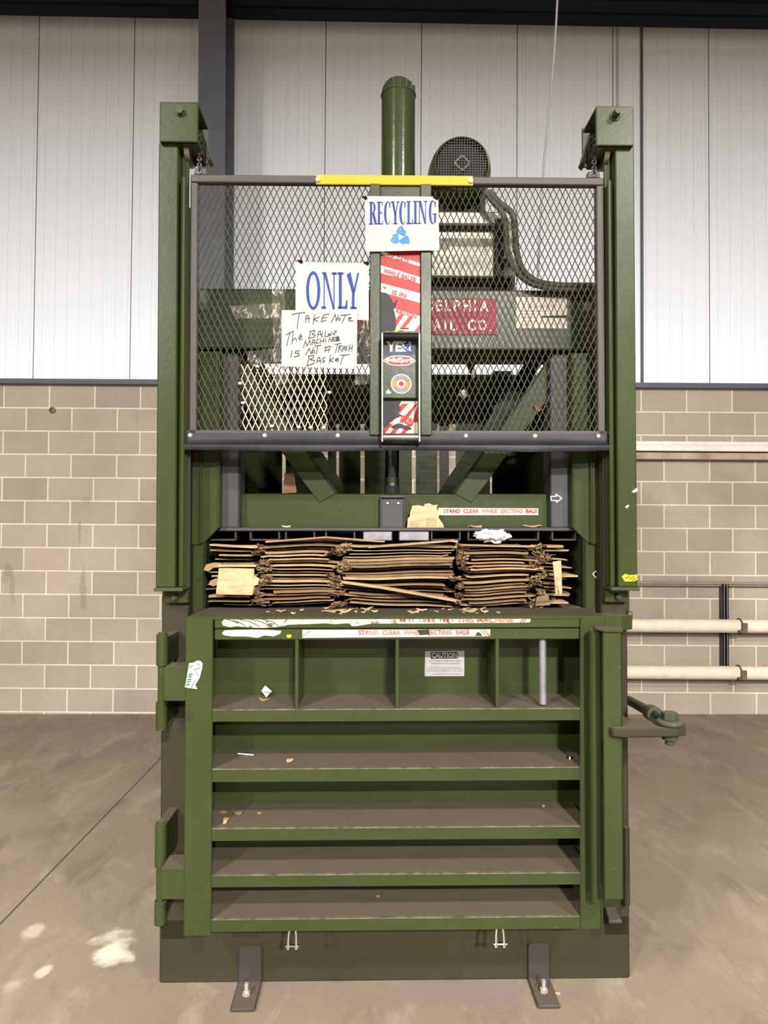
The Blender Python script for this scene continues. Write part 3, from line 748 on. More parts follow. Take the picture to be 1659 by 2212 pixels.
R(b.build('warning_sticker', [WHITEINK, RED, RED, RUBBER, WORN, YINK, BLUE], gate), 'red and white striped warning sticker, torn at the left')
b = MB(); b.flatp([(824,866),(902,866),(902,938),(824,938)], dT, 0)
for (u, wv) in ((835,14),(868,15),(898,14),(927,14)):
    b.flatp([(max(824,min(902,p[0])),p[1]) for p in ((u,872),(u+wv*.9,872),(u-37+wv,912),(u-37,912))], dT-.0006, 1)
for (u,) in ((836,),(858,),(880,)): b.flatp([(u,915),(u+12,915),(u-6,937),(u-16,937)], dT-.0006, 1)
b.textp('TION', 862, 899, 893, 916, dT-.0016, 1, offset=.04, rot=-math.radians(14))
b.flatp([(823,866),(866,866),(862,876),(866,884),(858,892),(868,897),(845,908),(838,918),(826,925),(823,920)], dT-.0024, 2)
b.flatp([(843,921),(860,914),(878,920),(890,926),(880,929),(865,924),(850,926)], dT-.0024, 2)
R(b.build('warning_sticker', [WORN2, RED, RUBBER], gate), 'lower worn striped sticker reading TION')
# handle
b = MB(); dH = dC-.055
for u in (824.5, 905): b.bp(u-2.6, 718, u+2.6, 955, dH, dH+.05)
hd = R(b.build('lift_handle', STEEL, gate, bevel=.002), 'bare steel lift handle frame')
b = MB(); X0, Z0 = W(824, 727, dH+.02); X1, _ = W(905, 727, dH+.02); b.cyl((X0, dH+.022, Z0), (X1, dH+.022, Z0), .014, seg=20); b.build('handle_roller', BLACK, gate, smooth=True)
b = MB(); X0, Z0 = W(824, 945, dH+.02); b.cyl((X0, dH+.015, Z0), (X1, dH+.015, Z0), .0125, seg=20); b.build('handle_bar', STEEL, gate, smooth=True)
b = MB(); dP = dC-.008; b.bp(826, 735, 904, 860, dP, dP+.02); hp = b.build('handle_plate', GREENB, gate, bevel=.002)
b = MB(); d = dP-.0006; b.flatp([(827,735),(900,735),(900,766),(827,766)], d, 0); b.textp('YES!', 833, 737, 887, 760, d-.0006, 1, offset=.045)
b.ribbon([W(u,v,d-.0012) for u,v in ((878,739),(874,748),(884,746),(875,755),(885,760))], .005, d-.0012, 2); b.ribbon([W(u,v,d-.0012) for u,v in ((872,742),(883,740))], .004, d-.0012, 2)
R(b.build('yes_sticker', [NAVY, WHITEINK, BLUE], gate), 'dark sticker reading YES! in white capitals')
b = MB(); el = [(862+36*math.cos(t)*(.93+.07*math.cos(6*t)), 779+11*math.sin(t)) for t in [i*2*math.pi/28 for i in range(28)]]
b.flatp(el, d, 0); b.flatp([(862+(u-862)*.93, 779+(v-779)*.82) for u,v in el], d-.0004, 1); b.textp('BigBallSports', 831, 772, 893, 786, d-.001, 0, offset=.03, shear=.35)
R(b.build('script_sticker', [WHITEINK, RED], gate), 'red oval sticker with white script')
b = MB(); cu, cv = 866, 829
for (r_, m, k) in ((22.5,0,0),(20.5,1,1),(9,0,2),(6,2,3)): b.flatp([(cu+r_*math.cos(t), cv+r_*.95*math.sin(t)) for t in [i*2*math.pi/32 for i in range(32)]], d-.0004*k, m)
for (sgn) in (-1, 1):
    for i in range(6):
        an = math.radians(90*sgn)+math.radians((i-2.5)*22); a0 = (cu+12*math.cos(an), cv+12*math.sin(an)); a1 = (cu+18*math.cos(an+.12), cv+18*math.sin(an+.12))
        b.ribbon([W(a0[0],a0[1],d-.002), W(a1[0],a1[1],d-.002)], .0045, d-.002, 3)
R(b.build('round_sticker', [CREAM, ORANGE, RED, SKY], gate), 'round orange sticker')
b = MB(); b.flatp([(833,846),(838,840),(841,845),(845,847),(841,851),(833,850)], d, 0); b.build('sticker_residue', CREAM, gate)
# rubber flap
b = MB(); xs_ = [WX(404,955,DG)+ (WX(1320,955,DG)-WX(404,955,DG))*i/60 for i in range(61)]
prof = [(937,-.010),(948,-.012),(957,-.018),(964,-.032),(970,-.034),(976,-.030)]
vs = []
for i, x in enumerate(xs_):
    wv = .006*math.sin(i*.21+1)+.003*mnoise.noise((i*.4,0,3)); 
    for j, (v, o_) in enumerate(prof):
        z = WZ(v, DG)+(.0 if j < 4 else .002*mnoise.noise((i*.9,j,0))+.5*wv*(j/5)); vs.append((x, DG+o_+wv*(j/6), z))
    for j, (v, o_) in enumerate(prof[::-1]):
        jj = 5-j; z = WZ(v, DG)+(.0 if jj < 4 else .002*mnoise.noise((i*.9,jj,0))+.5*wv*(jj/5)); vs.append((x, DG+o_+.007+wv*(jj/6), z))
n = 12; fs = []
for i in range(60):
    for j in range(n): fs.append((i*n+j, i*n+(j+1)%n, (i+1)*n+(j+1)%n, (i+1)*n+j))
fs += [list(range(n))[::-1], [60*n+j for j in range(n)]]
b.add(vs, fs); fl = R(b.build('rubber_flap', RUBBER, gate, smooth=True), 'black rubber flap along the bottom edge')
b = MB(); b.bp(404, 930, 1320, 946, DG-.002, DG+.02); b.build('bottom_rail', RAILP, gate)
for u in (412, 572, 729, 1006, 1156, 1294):
    X, Z = W(u, 941.5, DG-.012); b = MB(); b.lathe((X, DG-.0095, Z), (0,-1,0), [(.0085,0),(.0085,.004),(.005,.008),(0,.009)], 12); b.build('flap_bolt', BOLT, gate, smooth=True)

# ------------------------------------------------------------------ door
d_ = MB(); d_.bp(462, 1331, 1252, 1357, DD+.004, DD+.2); d_.box(WX(400,1330,DD), WX(1308,1330,DD), DD+.002, DB, WZ(1331,DD)-.012, WZ(1331,DD))
d_.bp(462, 1358, 1252, 1382, DD+.01, DD+.06)
door = d_.build('door', LEDGE, baler, bevel=.003)
b = MB(); b.bp(400, 1331, 457, 2019, DD, DD+.012); b.bp(398, 1331, 404, 2019, DD, DB); b.build('door_stile', GREEN, door, bevel=.003)
b = MB(); b.pp([(1253,1331),(1304,1331),(1310,1346),(1300,1356),(1298,2012),(1253,2012)], DD, DD+.012); b.bp(1296, 1356, 1301, 2012, DD, DB); b.build('door_stile', GREEN, door, bevel=.003)
b = MB(); b.box(WX(402,1600,DD), WX(1300,1600,DD), DB-.012, DB, WZ(2012,DD), WZ(1340,DD)); b.build('back_panel', GREEN, door)
for (v0, v1) in ((1532,1558),(1660,1688),(1788,1815),(1889,1915),(1984,2011)):
    b = MB(); a, c = WX(455,v0,DD), WX(1254,v0,DD); z0, z1 = WZ(v1,DD), WZ(v0,DD)
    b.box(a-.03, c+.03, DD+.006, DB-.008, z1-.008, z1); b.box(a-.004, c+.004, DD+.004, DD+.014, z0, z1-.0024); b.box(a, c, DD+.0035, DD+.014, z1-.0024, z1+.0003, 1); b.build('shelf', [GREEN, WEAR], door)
for u in (638, 856, 1074):
    b = MB(); X = WX(u, 1450, DD); b.box(X-.006, X+.006, DD+.012, DB-.01, WZ(1532,DD), WZ(1380,DD)); b.build('rib', GREEN, door, bevel=.002)
b = MB(); X = WX(1172, 1450, DD+.03); b.cyl((X, DD+.035, WZ(1528,DD)), (X, DD+.035, WZ(1378,DD)), .0118, seg=18); R(b.build('support_rod', simple('galvanised_pipe', (.17,.17,.185), .45, .4, .2, 30), door, smooth=True), 'grey galvanised pipe')
# latch bar on the right
b = MB(); DL = DD-.115
b.bp(1303, 1368, 1345, 1948, DL, DL+.012); b.bp(1338, 1368, 1345, 1948, DL, DD-.005)
X0, X1 = WX(1279,1600,DL+.05), WX(1300,1600,DL+.05)
b.cyl(((X0+X1)/2, DL+.075, WZ(1960,DL+.05)), ((X0+X1)/2, DL+.075, WZ(1364,DL+.05)), .0175, seg=18)
b.box((X0+X1)/2, WX(1310,1600,DL), DL+.05, DL+.06, WZ(1948,DL), WZ(1368,DL))
zt_ = WZ(1368, DL)
b.prism([(WX(1283,1360,DD-.01),DD-.01),(WX(1283,1362,DL+.05),DL+.05),(WX(1303,1368,DL),DL-.003),(WX(1345,1368,DL),DL-.003),(WX(1345,1362,DD-.03),DD-.02)], zt_, zt_+.006, 'z')
lb = b.build('latch_bar', GREEN, door, bevel=.003)
# latch arm
b = MB(); zA = WZ(1590, DL); T = .026
pl = [(1312,1580,-.0),(1320,1592,0),(1345,1597,0)]
xs = [WX(1313,1590,DL), WX(1322,1590,DL-.02), WX(1347,1590,DL-.03), WX(1462,1590,DL-.025), WX(1481,1590,DL-.01), WX(1482,1590,DL+.03), WX(1468,1590,DL+.07), WX(1400,1590,DL+.06), WX(1365,1590,DL+.09), WX(1343,1590,DL+.13), WX(1313,1590,DL+.10)]
ys = [DL-.004, DL-.022, DL-.032, DL-.026, DL-.012, DL+.03, DL+.055, DL+.05, DL+.085, DL+.13, DL+.10]
b.prism(list(zip(xs, ys)), zA-.0, zA+T, 'z'); la = b.build('latch_arm', BODY, door, bevel=.004)
bx_, by_ = WX(1445,1570,DL+.02), DL+.012
b = MB(); z = zA+T; b.lathe((bx_, by_, z), (0,0,1), [(.0,0),(.036,0),(.042,.006),(.042,.012),(.034,.017),(0,.017)], 24)
b.cyl((bx_, by_, z+.017), (bx_, by_, z+.040), .026, seg=6); b.cyl((bx_, by_, zA), (bx_, by_, zA-.018), .026, seg=6); b.cyl((bx_, by_, zA-.018), (bx_, by_, zA-.034), .015, seg=14); b.build('latch_bolt', GREENB, door, bevel=.002)
b = MB(); xe, ze = W(1362, 1515, DL+.42)
pA = Vector((xe, DL+.42, ze)); pB = Vector((bx_-.012, by_+.02, z+.012)); pM = pA.lerp(pB, .72)
b.cyl(pA, pM, .017, seg=16); b.cyl(pA.lerp(pB,.66), pA.lerp(pB,.80), .026, .026, seg=16); b.tube([pM, pA.lerp(pB,.86)+Vector((0,0,.008)), pB], .013, 10); b.build('latch_rod', GREENB, door, smooth=True)
# hinges: door side blocks and body side barrels
for (vt, vb, ub, v0, v1, k) in ((1437,1513,352,1365,1573,0),(1868,1940,347,1770,1990,1)):
    b = MB(); b.bp(ub, vt+4, 402, vb, DD+.004, DD+.10); b.build('hinge_block', GREEN, door, bevel=.003)
    dh = DD+.075; X = WX(351 if k == 0 else 348, (v0+v1)/2, dh); b = MB(); rr = .0195
    b.cyl((X, dh, WZ(v1,dh)), (X, dh, WZ(vb+2,dh)), rr, seg=18); b.cyl((X, dh, WZ(vt-2,dh)), (X, dh, WZ(v0+4,dh)), rr, seg=18); b.cyl((X, dh, WZ(v1,dh)+.01), (X, dh, WZ(v0,dh)), rr*.72, seg=14)
    b.box(X-rr, X+rr*.6, dh, D0, WZ(vt-2,dh), WZ(v0+12,dh)); b.box(X-rr, X+rr*.6, dh, D0, WZ(v1-10,dh), WZ(vb+2,dh))
    b.build('hinge', GREEN, baler, smooth=True)
# stickers on the door
d = DD+.003
b = MB()
b.flatp([(478,1343),(484,1335),(610,1333),(652,1334),(700,1334),(740,1334),(760,1337),(800,1334),(900,1334),(1000,1333),(1140,1333),(1145,1338),(1143,1345),(1100,1346),(1000,1346.5),(900,1347),(855,1347),(800,1347),(770,1352),(758,1353),(752,1346),(720,1348),(700,1346),(660,1348),(620,1349),(606,1353),(570,1356),(540,1355),(510,1352),(495,1354),(480,1350)], d, 0)
b.textp('THIS MACHINE', 985, 1334.5, 1108, 1345.5, d-.0006, 1, offset=.03)
random.seed(4)
for i in range(26):
    u = 840+random.random()*135; v = 1335+random.random()*3; b.flatp([(u,v),(u+2.2,v),(u+2.2,v+6+3*random.random()),(u,v+7)], d-.0006, 1)
for i in range(14):
    u = 655+random.random()*60; b.flatp([(u,1336),(u+1.3,1336),(u+1.3,1345),(u,1344)], d-.0006, 2)
for (a, c, e, f_) in ((505,1335,560,1353),(530,1335,585,1354),(560,1336,600,1352),(490,1338,530,1353)): b.ribbon([W(a,c,d-.0006), W((a+e)/2+6,(c+f_)/2-2,d-.0006), W(e,f_,d-.0006)], .0022, d-.0006, 3)
for u in (612,1122,1128): b.ribbon([W(u,1345,d-.0006), W(u+10,1334,d-.0006)], .003, d-.0006, 1)
R(b.build('warning_sticker', [WORN, REDW, PURP, BODY], door), 'upper long strip, scraped and mostly unreadable')
b = MB(); d = DD+.009
b.flatp([(478,1367),(484,1361),(500,1360),(540,1359),(580,1360),(606,1362),(604,1368),(590,1374),(570,1372),(555,1377),(530,1374),(500,1374),(482,1371)], d, 0)
R(b.build('sticker_remnant', WORN2, door), 'scraped white strip without print')
b = MB(); b.flatp([(651,1360),(1057,1360),(1057,1375),(651,1377.5)], d, 0)
b.textp('STAND  CLEAR  WHILE  EJECTING  BALE', 772, 1361, 1012, 1374.5, d-.0006, 1, offset=.03)
b.flatp([(898,1361),(924,1360),(926,1371),(905,1372)], d-.0012, 2); b.flatp([(695,1362),(746,1363),(746,1375),(696,1375)], d-.0008, 3)
for u in (1036,1042,1048): b.ribbon([W(u,1361,d-.0006), W(min(u+12,1056),1374,d-.0006)], .003, d-.0006, 1)
b.flatp([(1024,1374),(1030,1365),(1036,1368),(1040,1374)], d-.0012, 4); b.ribbon([W(652,1374,d-.0006), W(668,1362,d-.0006)], .003, d-.0006, 1)
R(b.build('warning_sticker', [WORN2, REDW, BODY, CREAM, GREEN], door), 'lower white strip reading STAND CLEAR WHILE EJECTING BALE')
b = MB(); b.flatp([(617,1371),(627,1370),(628,1374),(625,1377),(619,1377)], d, 0); b.build('yellow_mark', YINK, door)
b = MB(); d = DB-.0135; 
def dq(u): return 852+(u-852)*1.0
b.flatp([(918,1407),(1003,1406),(1003,1461),(917,1461)], d, 0); b.flatp([(930,1408.5),(989,1408),(989,1423),(930,1423.5)], d-.0005, 1)
b.textp('CAUTION', 932, 1410, 987, 1421.5, d-.001, 0, offset=.03)
b.textp('AUTHORIZED OPERATORS ONLY', 927, 1426, 996, 1429.6, d-.0005, 1); b.textp('APPROPRIATE PPE REQUIRED', 930, 1432, 993, 1435.6, d-.0005, 1)
b.textp('WEAR SAFETY GLASSES DURING OPERATION.', 928, 1441, 995, 1443, d-.0005, 1); b.textp('WEAR GLOVES WHEN REMOVING RECYCLED MATERIAL.', 924, 1445, 1000, 1447, d-.0005, 1)
b.textp('OUTPUT NOZZLE IS EXTREMELY HOT - AVOID CONTACT', 923, 1449, 1000, 1451, d-.0005, 1); b.textp('CALL MAINTENANCE FOR ANY PROBLEMS', 931, 1455.5, 993, 1457.6, d-.0005, 1)
R(b.build('caution_label', [PAPER, INK], door), 'white label headed CAUTION in a black bar')
b = MB(); d = DD-.001
b.flatp([(408,1431),(418,1430),(424,1426),(432,1426),(437,1432),(436,1442),(433,1452),(431,1462),(425,1472),(421,1477),(424,1484),(426,1487),(410,1485),(399,1483),(400,1477),(404,1455)], d, 0)
for (u, v, a) in ((404,1478,.3),(405,1472,.3),(407,1467,.3),(408,1461,.3),(410,1456,.3)): b.ribbon([W(u-2,v,d-.0006), W(u+4.5,v-1.5,d-.0006)], .0045, d-.0006, 1)
for (p) in ([(412,1486),(419,1470)],[(418,1446),(433,1441)],[(408,1441),(416,1436)],[(424,1452),(428,1458)],[(426,1432),(430,1436)]): b.ribbon([W(u,v,d-.0006) for u,v in p], .0018, d-.0006, 2)
R(b.build('torn_label', [WORN2, GINK, INK], door), 'torn white label with green lettering set on end')
b = MB(); b.flatp([(403,1538),(408,1537),(415,1538),(416,1546),(413,1555),(408,1559),(404,1553)], d, 0); b.build('scuff_mark', BODY, door)
# arrow on the right liner
b = MB(); d = D0+.049; P_ = [(1283,1240),(1291,1233),(1291,1236),(1299,1238),(1299,1247),(1290,1246),(1290,1249),(1283,1240)]
b.ribbon([W(u,v,d) for u,v in P_], .003, d); R(b.build('chalk_arrow', CHALK, baler), 'pale hand drawn arrow pointing left')
# right side latch block, strip and clip
b = MB(); zb_ = WZ(1329, 2.44)
b.prism([(WX(1280,1325,2.40),2.40),(WX(1345,1325,2.40),2.40),(XR-.002,2.43),(XR-.03,D0),(WX(1270,1320,D0),D0)], zb_-.05, zb_, 'z'); b.build('keeper_block', GREEN, baler, bevel=.003)
b = MB(); b.box(XR+.004, XR+.016, D0+.02, D0+.09, WZ(1352,D0), WZ(1258,D0)); b.build('side_strip', GREEN, baler, bevel=.002)
b = MB(); b.box(XR+.002, XR+.02, D0+.0, D0+.02, WZ(1340,D0), WZ(1322,D0)); b.build('side_clip', STEEL, baler, bevel=.003)
b = MB(); b.prism([(WX(1316,1985,2.40),2.40),(WX(1346,1985,2.40),2.40),(WX(1340,1985,2.45),D0),(WX(1316,1985,2.45),D0)], WZ(2000,2.40), WZ(2000,2.40)+.012, 'z'); b.build('door_stop', GREYP, baler, bevel=.003)
b = MB(); X = WX(1350, 1780, D0); b.cyl((X, D0-.025, WZ(1950,D0)), (X, D0-.025, WZ(1783,D0)), .011, seg=14); b.build('side_rod', BODY, baler, smooth=True)
# shackles under the door
for u in (630, 1078):
    b = MB(); d = DD+.03; X = WX(u, 2030, d)
    for s in (-1, 1): b.tube([(X+s*.010, d, WZ(2008,d)), (X+s*.0125, d-.004, WZ(2022,d)), (X+s*.013, d-.008, WZ(2036,d)), (X+s*.0135, d-.008, WZ(2044,d))], [.004,.004,.005,.007], 8)
    b.cyl((X-.022, d-.008, WZ(2038,d)), (X+.022, d-.008, WZ(2038,d)), .0045, seg=10); b.build('shackle', CHROME, door, smooth=True)
# floor anchors
for (u0, u1, uf0, uf1, lab) in ((516,566,503,562,0),(1142,1188,1163,1212,1)):
    b = MB(); x0, x1 = WX(u0,2080,D0-.012), WX(u1,2080,D0-.012)
    b.box(x0, x1, D0-.014, D0, 0.002, WZ(2044,D0-.012)); b.box(x0, x1, 2.335, D0, 0.001, .013); an = b.build('floor_anchor', DARKP, baler, bevel=.003)
    b = MB(); xc = (x0+x1)/2; b.cyl((xc, 2.405, .013), (xc, 2.405, .024), .014, seg=6); b.cyl((xc, 2.405, .024), (xc, 2.405, .052), .007, seg=10); b.build('anchor_bolt', BOLT, an)

# white weld scuffs on the right slide and unseen block added under the cardboard
b = MB(); b.flatp([(1366,1062),(1374,1056),(1379,1053),(1380,1060),(1372,1064)], DS-.001, 0); b.flatp([(1352,1095),(1358,1090),(1362,1092),(1356,1098)], DS-.001, 0); b.build('paint_chip', CHALK, baler)
ZB = WZ(1313, 2.50)
b = MB(); b.box(XL+.15, XR-.15, D0+.03, 3.36, ZB-.35, ZB-.004); b.build('unseen_bale_support', BODY, baler)  # added support where the bale would continue down, not a machine part

# ------------------------------------------------------------------ paper signs on the gate
dS = DG-.024
def bent(b, uv, d, m, nx=10, nz=6, amp=.006, seed=0, th=.0012):
    """a sheet between four corners, gently cockled"""
    P_ = [W(u,v,d) for u,v in uv]; vs = []
    for side in (0, 1):
        for j in range(nz+1):
            for i in range(nx+1):
                s, t = i/nx, j/nz
                x = (P_[0][0]*(1-s)+P_[1][0]*s)*(1-t)+(P_[3][0]*(1-s)+P_[2][0]*s)*t
                z = (P_[0][1]*(1-s)+P_[1][1]*s)*(1-t)+(P_[3][1]*(1-s)+P_[2][1]*s)*t
                vs.append((x, d+amp*mnoise.noise((s*2.3+seed, t*1.9, seed))*(.4+t)+side*th, z))
    n = (nx+1)*(nz+1); fs = []
    for j in range(nz):
        for i in range(nx):
            a = j*(nx+1)+i; fs.append((a, a+nx+1, a+nx+2, a+1)); fs.append((a+n, a+n+1, a+n+nx+2, a+n+nx+1))
    for i in range(nx):
        fs.append((i, i+1, i+1+n, i+n)); a = nz*(nx+1)+i; fs.append((a+1, a, a+n, a+n+1))
    for j in range(nz):
        a = j*(nx+1); fs.append((a+nx+1, a, a+n, a+nx+1+n)); a = a+nx; fs.append((a, a+nx+1, a+nx+1+n, a+n))
    b.add(vs, fs, m)
def ell(cx, cy, rx, ry, n=28, a0=0, a1=2*math.pi): return [(cx+rx*math.cos(a0+(a1-a0)*i/n), cy+ry*math.sin(a0+(a1-a0)*i/n)) for i in range(n+1)]
def ringp(b, o_, i_, d, m):
    for k in range(len(o_)-1): b.flatp([o_[k], o_[k+1], i_[k+1], i_[k]], d, m)
def pin(parent, u, v, d):
    X, Z = W(u, v, d); b = MB(); b.lathe((X, d+.002, Z), (0,-1,0), [(.006,0),(.0055,.006),(.003,.009),(0,.010)], 10); b.cyl((X-.012, d+.001, Z+.003), (X+.004, d-.004, Z), .003, seg=6)
    b.build('pin', BLACK, parent, smooth=True)
# RECYCLING
b = MB(); bent(b, [(787,424),(946,424),(948.5,540),(789,544)], dS-.006, 0, amp=.0008, seed=3)
sg = b.build('recycling_sign', LAMIN)
di = dS-.0074
def serif(ch, x0, x1, y0, y1, b, d, m):
    w_, h = x1-x0, y1-y0; T_ = 4.4; t_ = 1.5; sh = 2.0
    q = lambda *p: b.flatp([(x0+a*w_, y0+c*h) for a, c in p], d, m)
    def rect(a, c, e, f): b.flatp([(a,c),(e,c),(e,f),(a,f)], d, m)
    if ch in 'REIL':
        s0 = x0+w_*.16 if ch != 'I' else (x0+x1)/2-T_/2
        rect(s0, y0, s0+T_, y1)
        for yy in (y0, y1-sh): rect(s0-2.4, yy, s0+T_+2.4, yy+sh)
        if ch == 'R':
            o_ = ell(s0+T_, y0+h*.26, x1-s0-T_-1.5, h*.26, 14, -math.pi/2, math.pi/2); i_ = ell(s0+T_, y0+h*.26, x1-s0-T_-5.5, h*.22, 14, -math.pi/2, math.pi/2); ringp(b, o_, i_, d, m)
            b.flatp([(s0+T_,y0+h*.50),(s0+T_+5,y0+h*.48),(x1+1.5,y1),(x1-3.5,y1)], d, m)
        if ch == 'E':
            for (yy, xx) in ((y0,.92),(y0+h*.46,.75),(y1-sh,1.0)): rect(s0+T_, yy, x0+w_*xx, yy+sh)
            rect(x0+w_*.86, y0, x0+w_*.95, y0+h*.16); rect(x0+w_*.92, y1-h*.18, x0+w_*1.0, y1); rect(x0+w_*.66, y0+h*.41, x0+w_*.75, y0+h*.56)
        if ch == 'L': rect(s0+T_, y1-sh, x1, y1); rect(x1-1.6, y1-h*.2, x1, y1)
    if ch in 'CG':
        cx_, cy_ = (x0+x1)/2+.8, (y0+y1)/2; o_ = ell(cx_, cy_, w_*.5, h*.52, 26, math.radians(48), math.radians(312)); i_ = ell(cx_+1.2, cy_, w_*.5-3.6, h*.52-1.8, 26, math.radians(48), math.radians(312)); ringp(b, o_, i_, d, m)
        rect(x1-2.6, y0+h*.03, x1-.8, y0+h*.26)
        if ch == 'G': rect(x1-3.8, y0+h*.58, x1, y1-h*.05); rect(x1-7, y0+h*.56, x1+1.6, y0+h*.56+sh)
    if ch == 'Y':
        q((.04,.0),(.32,.0),(.64,.56),(.44,.60)); q((.84,0),(.96,0),(.60,.60),(.52,.54)); rect(x0+w_*.40, y0+h*.52, x0+w_*.40+T_, y1); rect(x0+w_*.40-2.6, y1-sh, x0+w_*.40+T_+2.6, y1)
        rect(x0-1, y0, x0+w_*.42, y0+sh); rect(x0+w_*.72, y0, x1+1.5, y0+sh)
    if ch == 'N':
        rect(x0+1.6, y0, x0+1.6+t_, y1); rect(x1-1.2-t_, y0, x1-1.2, y1); b.flatp([(x0+1,y0),(x0+6,y0),(x1-1,y1),(x1-4.2,y1)], d, m); rect(x0-1, y1-sh, x0+5.4, y1); rect(x1-5.4, y0, x1+1.4, y0+sh); rect(x0-1, y0, x0+5, y0+sh)
b = MB()
for k, (ch, u0, u1) in enumerate((('R',796,812),('E',813.5,826.5),('C',828,843),('Y',844.5,860.5),('C',861,876),('L',877.5,891),('I',893.5,899.5),('N',903,920.5),('G',925,941))):
    bow = -3.2*math.sin(math.pi*(u0-796)/146)*0
    tilt = (u0-796)/146
    serif(ch, u0, u1, 436.5-4.0*tilt, 487-3.0*tilt-2, b, di, 0)
b.build('lettering', BLUE, sg)
b = MB()
for k in range(3):
    a = -2*math.pi/3*k
    for pl in ([(-.40,.46),(-.14,.91),(.09,.52),(-.054,.26)], [(-.08,.95),(.17,.95),(.36,.53),(.48,.60),(.43,.015),(-.107,.26),(.03,.34),(.14,.55)]):
        b.flatp([(864.5+24*(x*math.cos(a)-z*math.sin(a)), 511-24*(x*math.sin(a)+z*math.cos(a))) for x, z in pl], di-.0003, 0)
b.build('recycling_symbol', SKY, sg)
pin(sg, 789, 428, dS-.008); pin(sg, 943, 427, dS-.008)
tag(sg, 'white laminated sign reading RECYCLING above three blue chasing arrows', 'sign')
# ONLY
b = MB(); dO = dS+.008; bent(b, [(638,567),(796,569),(796,692),(638,688)], dO, 0, amp=.0008, seed=9)
so = b.build('only_sign', PAPER)
Q = lambda x, y: (600+x/8.295, 560+y/8.295)
b = MB(); do = dO-.0014
o_ = [Q(*p) for p in ell(631, 567, 127, 345, 40)]; i_ = [Q(*p) for p in ell(631, 567, 75, 292, 40)]; ringp(b, o_, i_, do, 0)
for pl in ([(818,240),(836,240),(836,890),(818,890)], [(786,237),(862,237),(1014,905),(984,905),(830,300),(800,275)], [(994,240),(1013,240),(1013,905),(994,880)], [(780,850),(862,850),(862,893),(780,893)], [(965,240),(1052,240),(1052,282),(965,282)],
           [(1090,240),(1142,240),(1142,890),(1090,890)], [(1066,240),(1174,240),(1174,278),(1066,278)], [(1073,848),(1242,848),(1242,892),(1073,892)], [(1222,735),(1246,735),(1242,870),(1200,870)],
           [(1230,285),(1298,232),(1366,540),(1372,600),(1325,600)], [(1424,245),(1456,245),(1376,600),(1345,600),(1352,560)], [(1325,590),(1372,590),(1368,890),(1322,890)], [(1295,855),(1408,855),(1408,893),(1295,893)]):
    b.flatp([Q(*p) for p in pl], do, 0)
b.build('lettering', BLUE, so); pin(so, 650, 566, dO-.004); pin(so, 793, 569, dO-.004)
tag(so, 'white paper sign reading ONLY in blue serif capitals', 'sign')
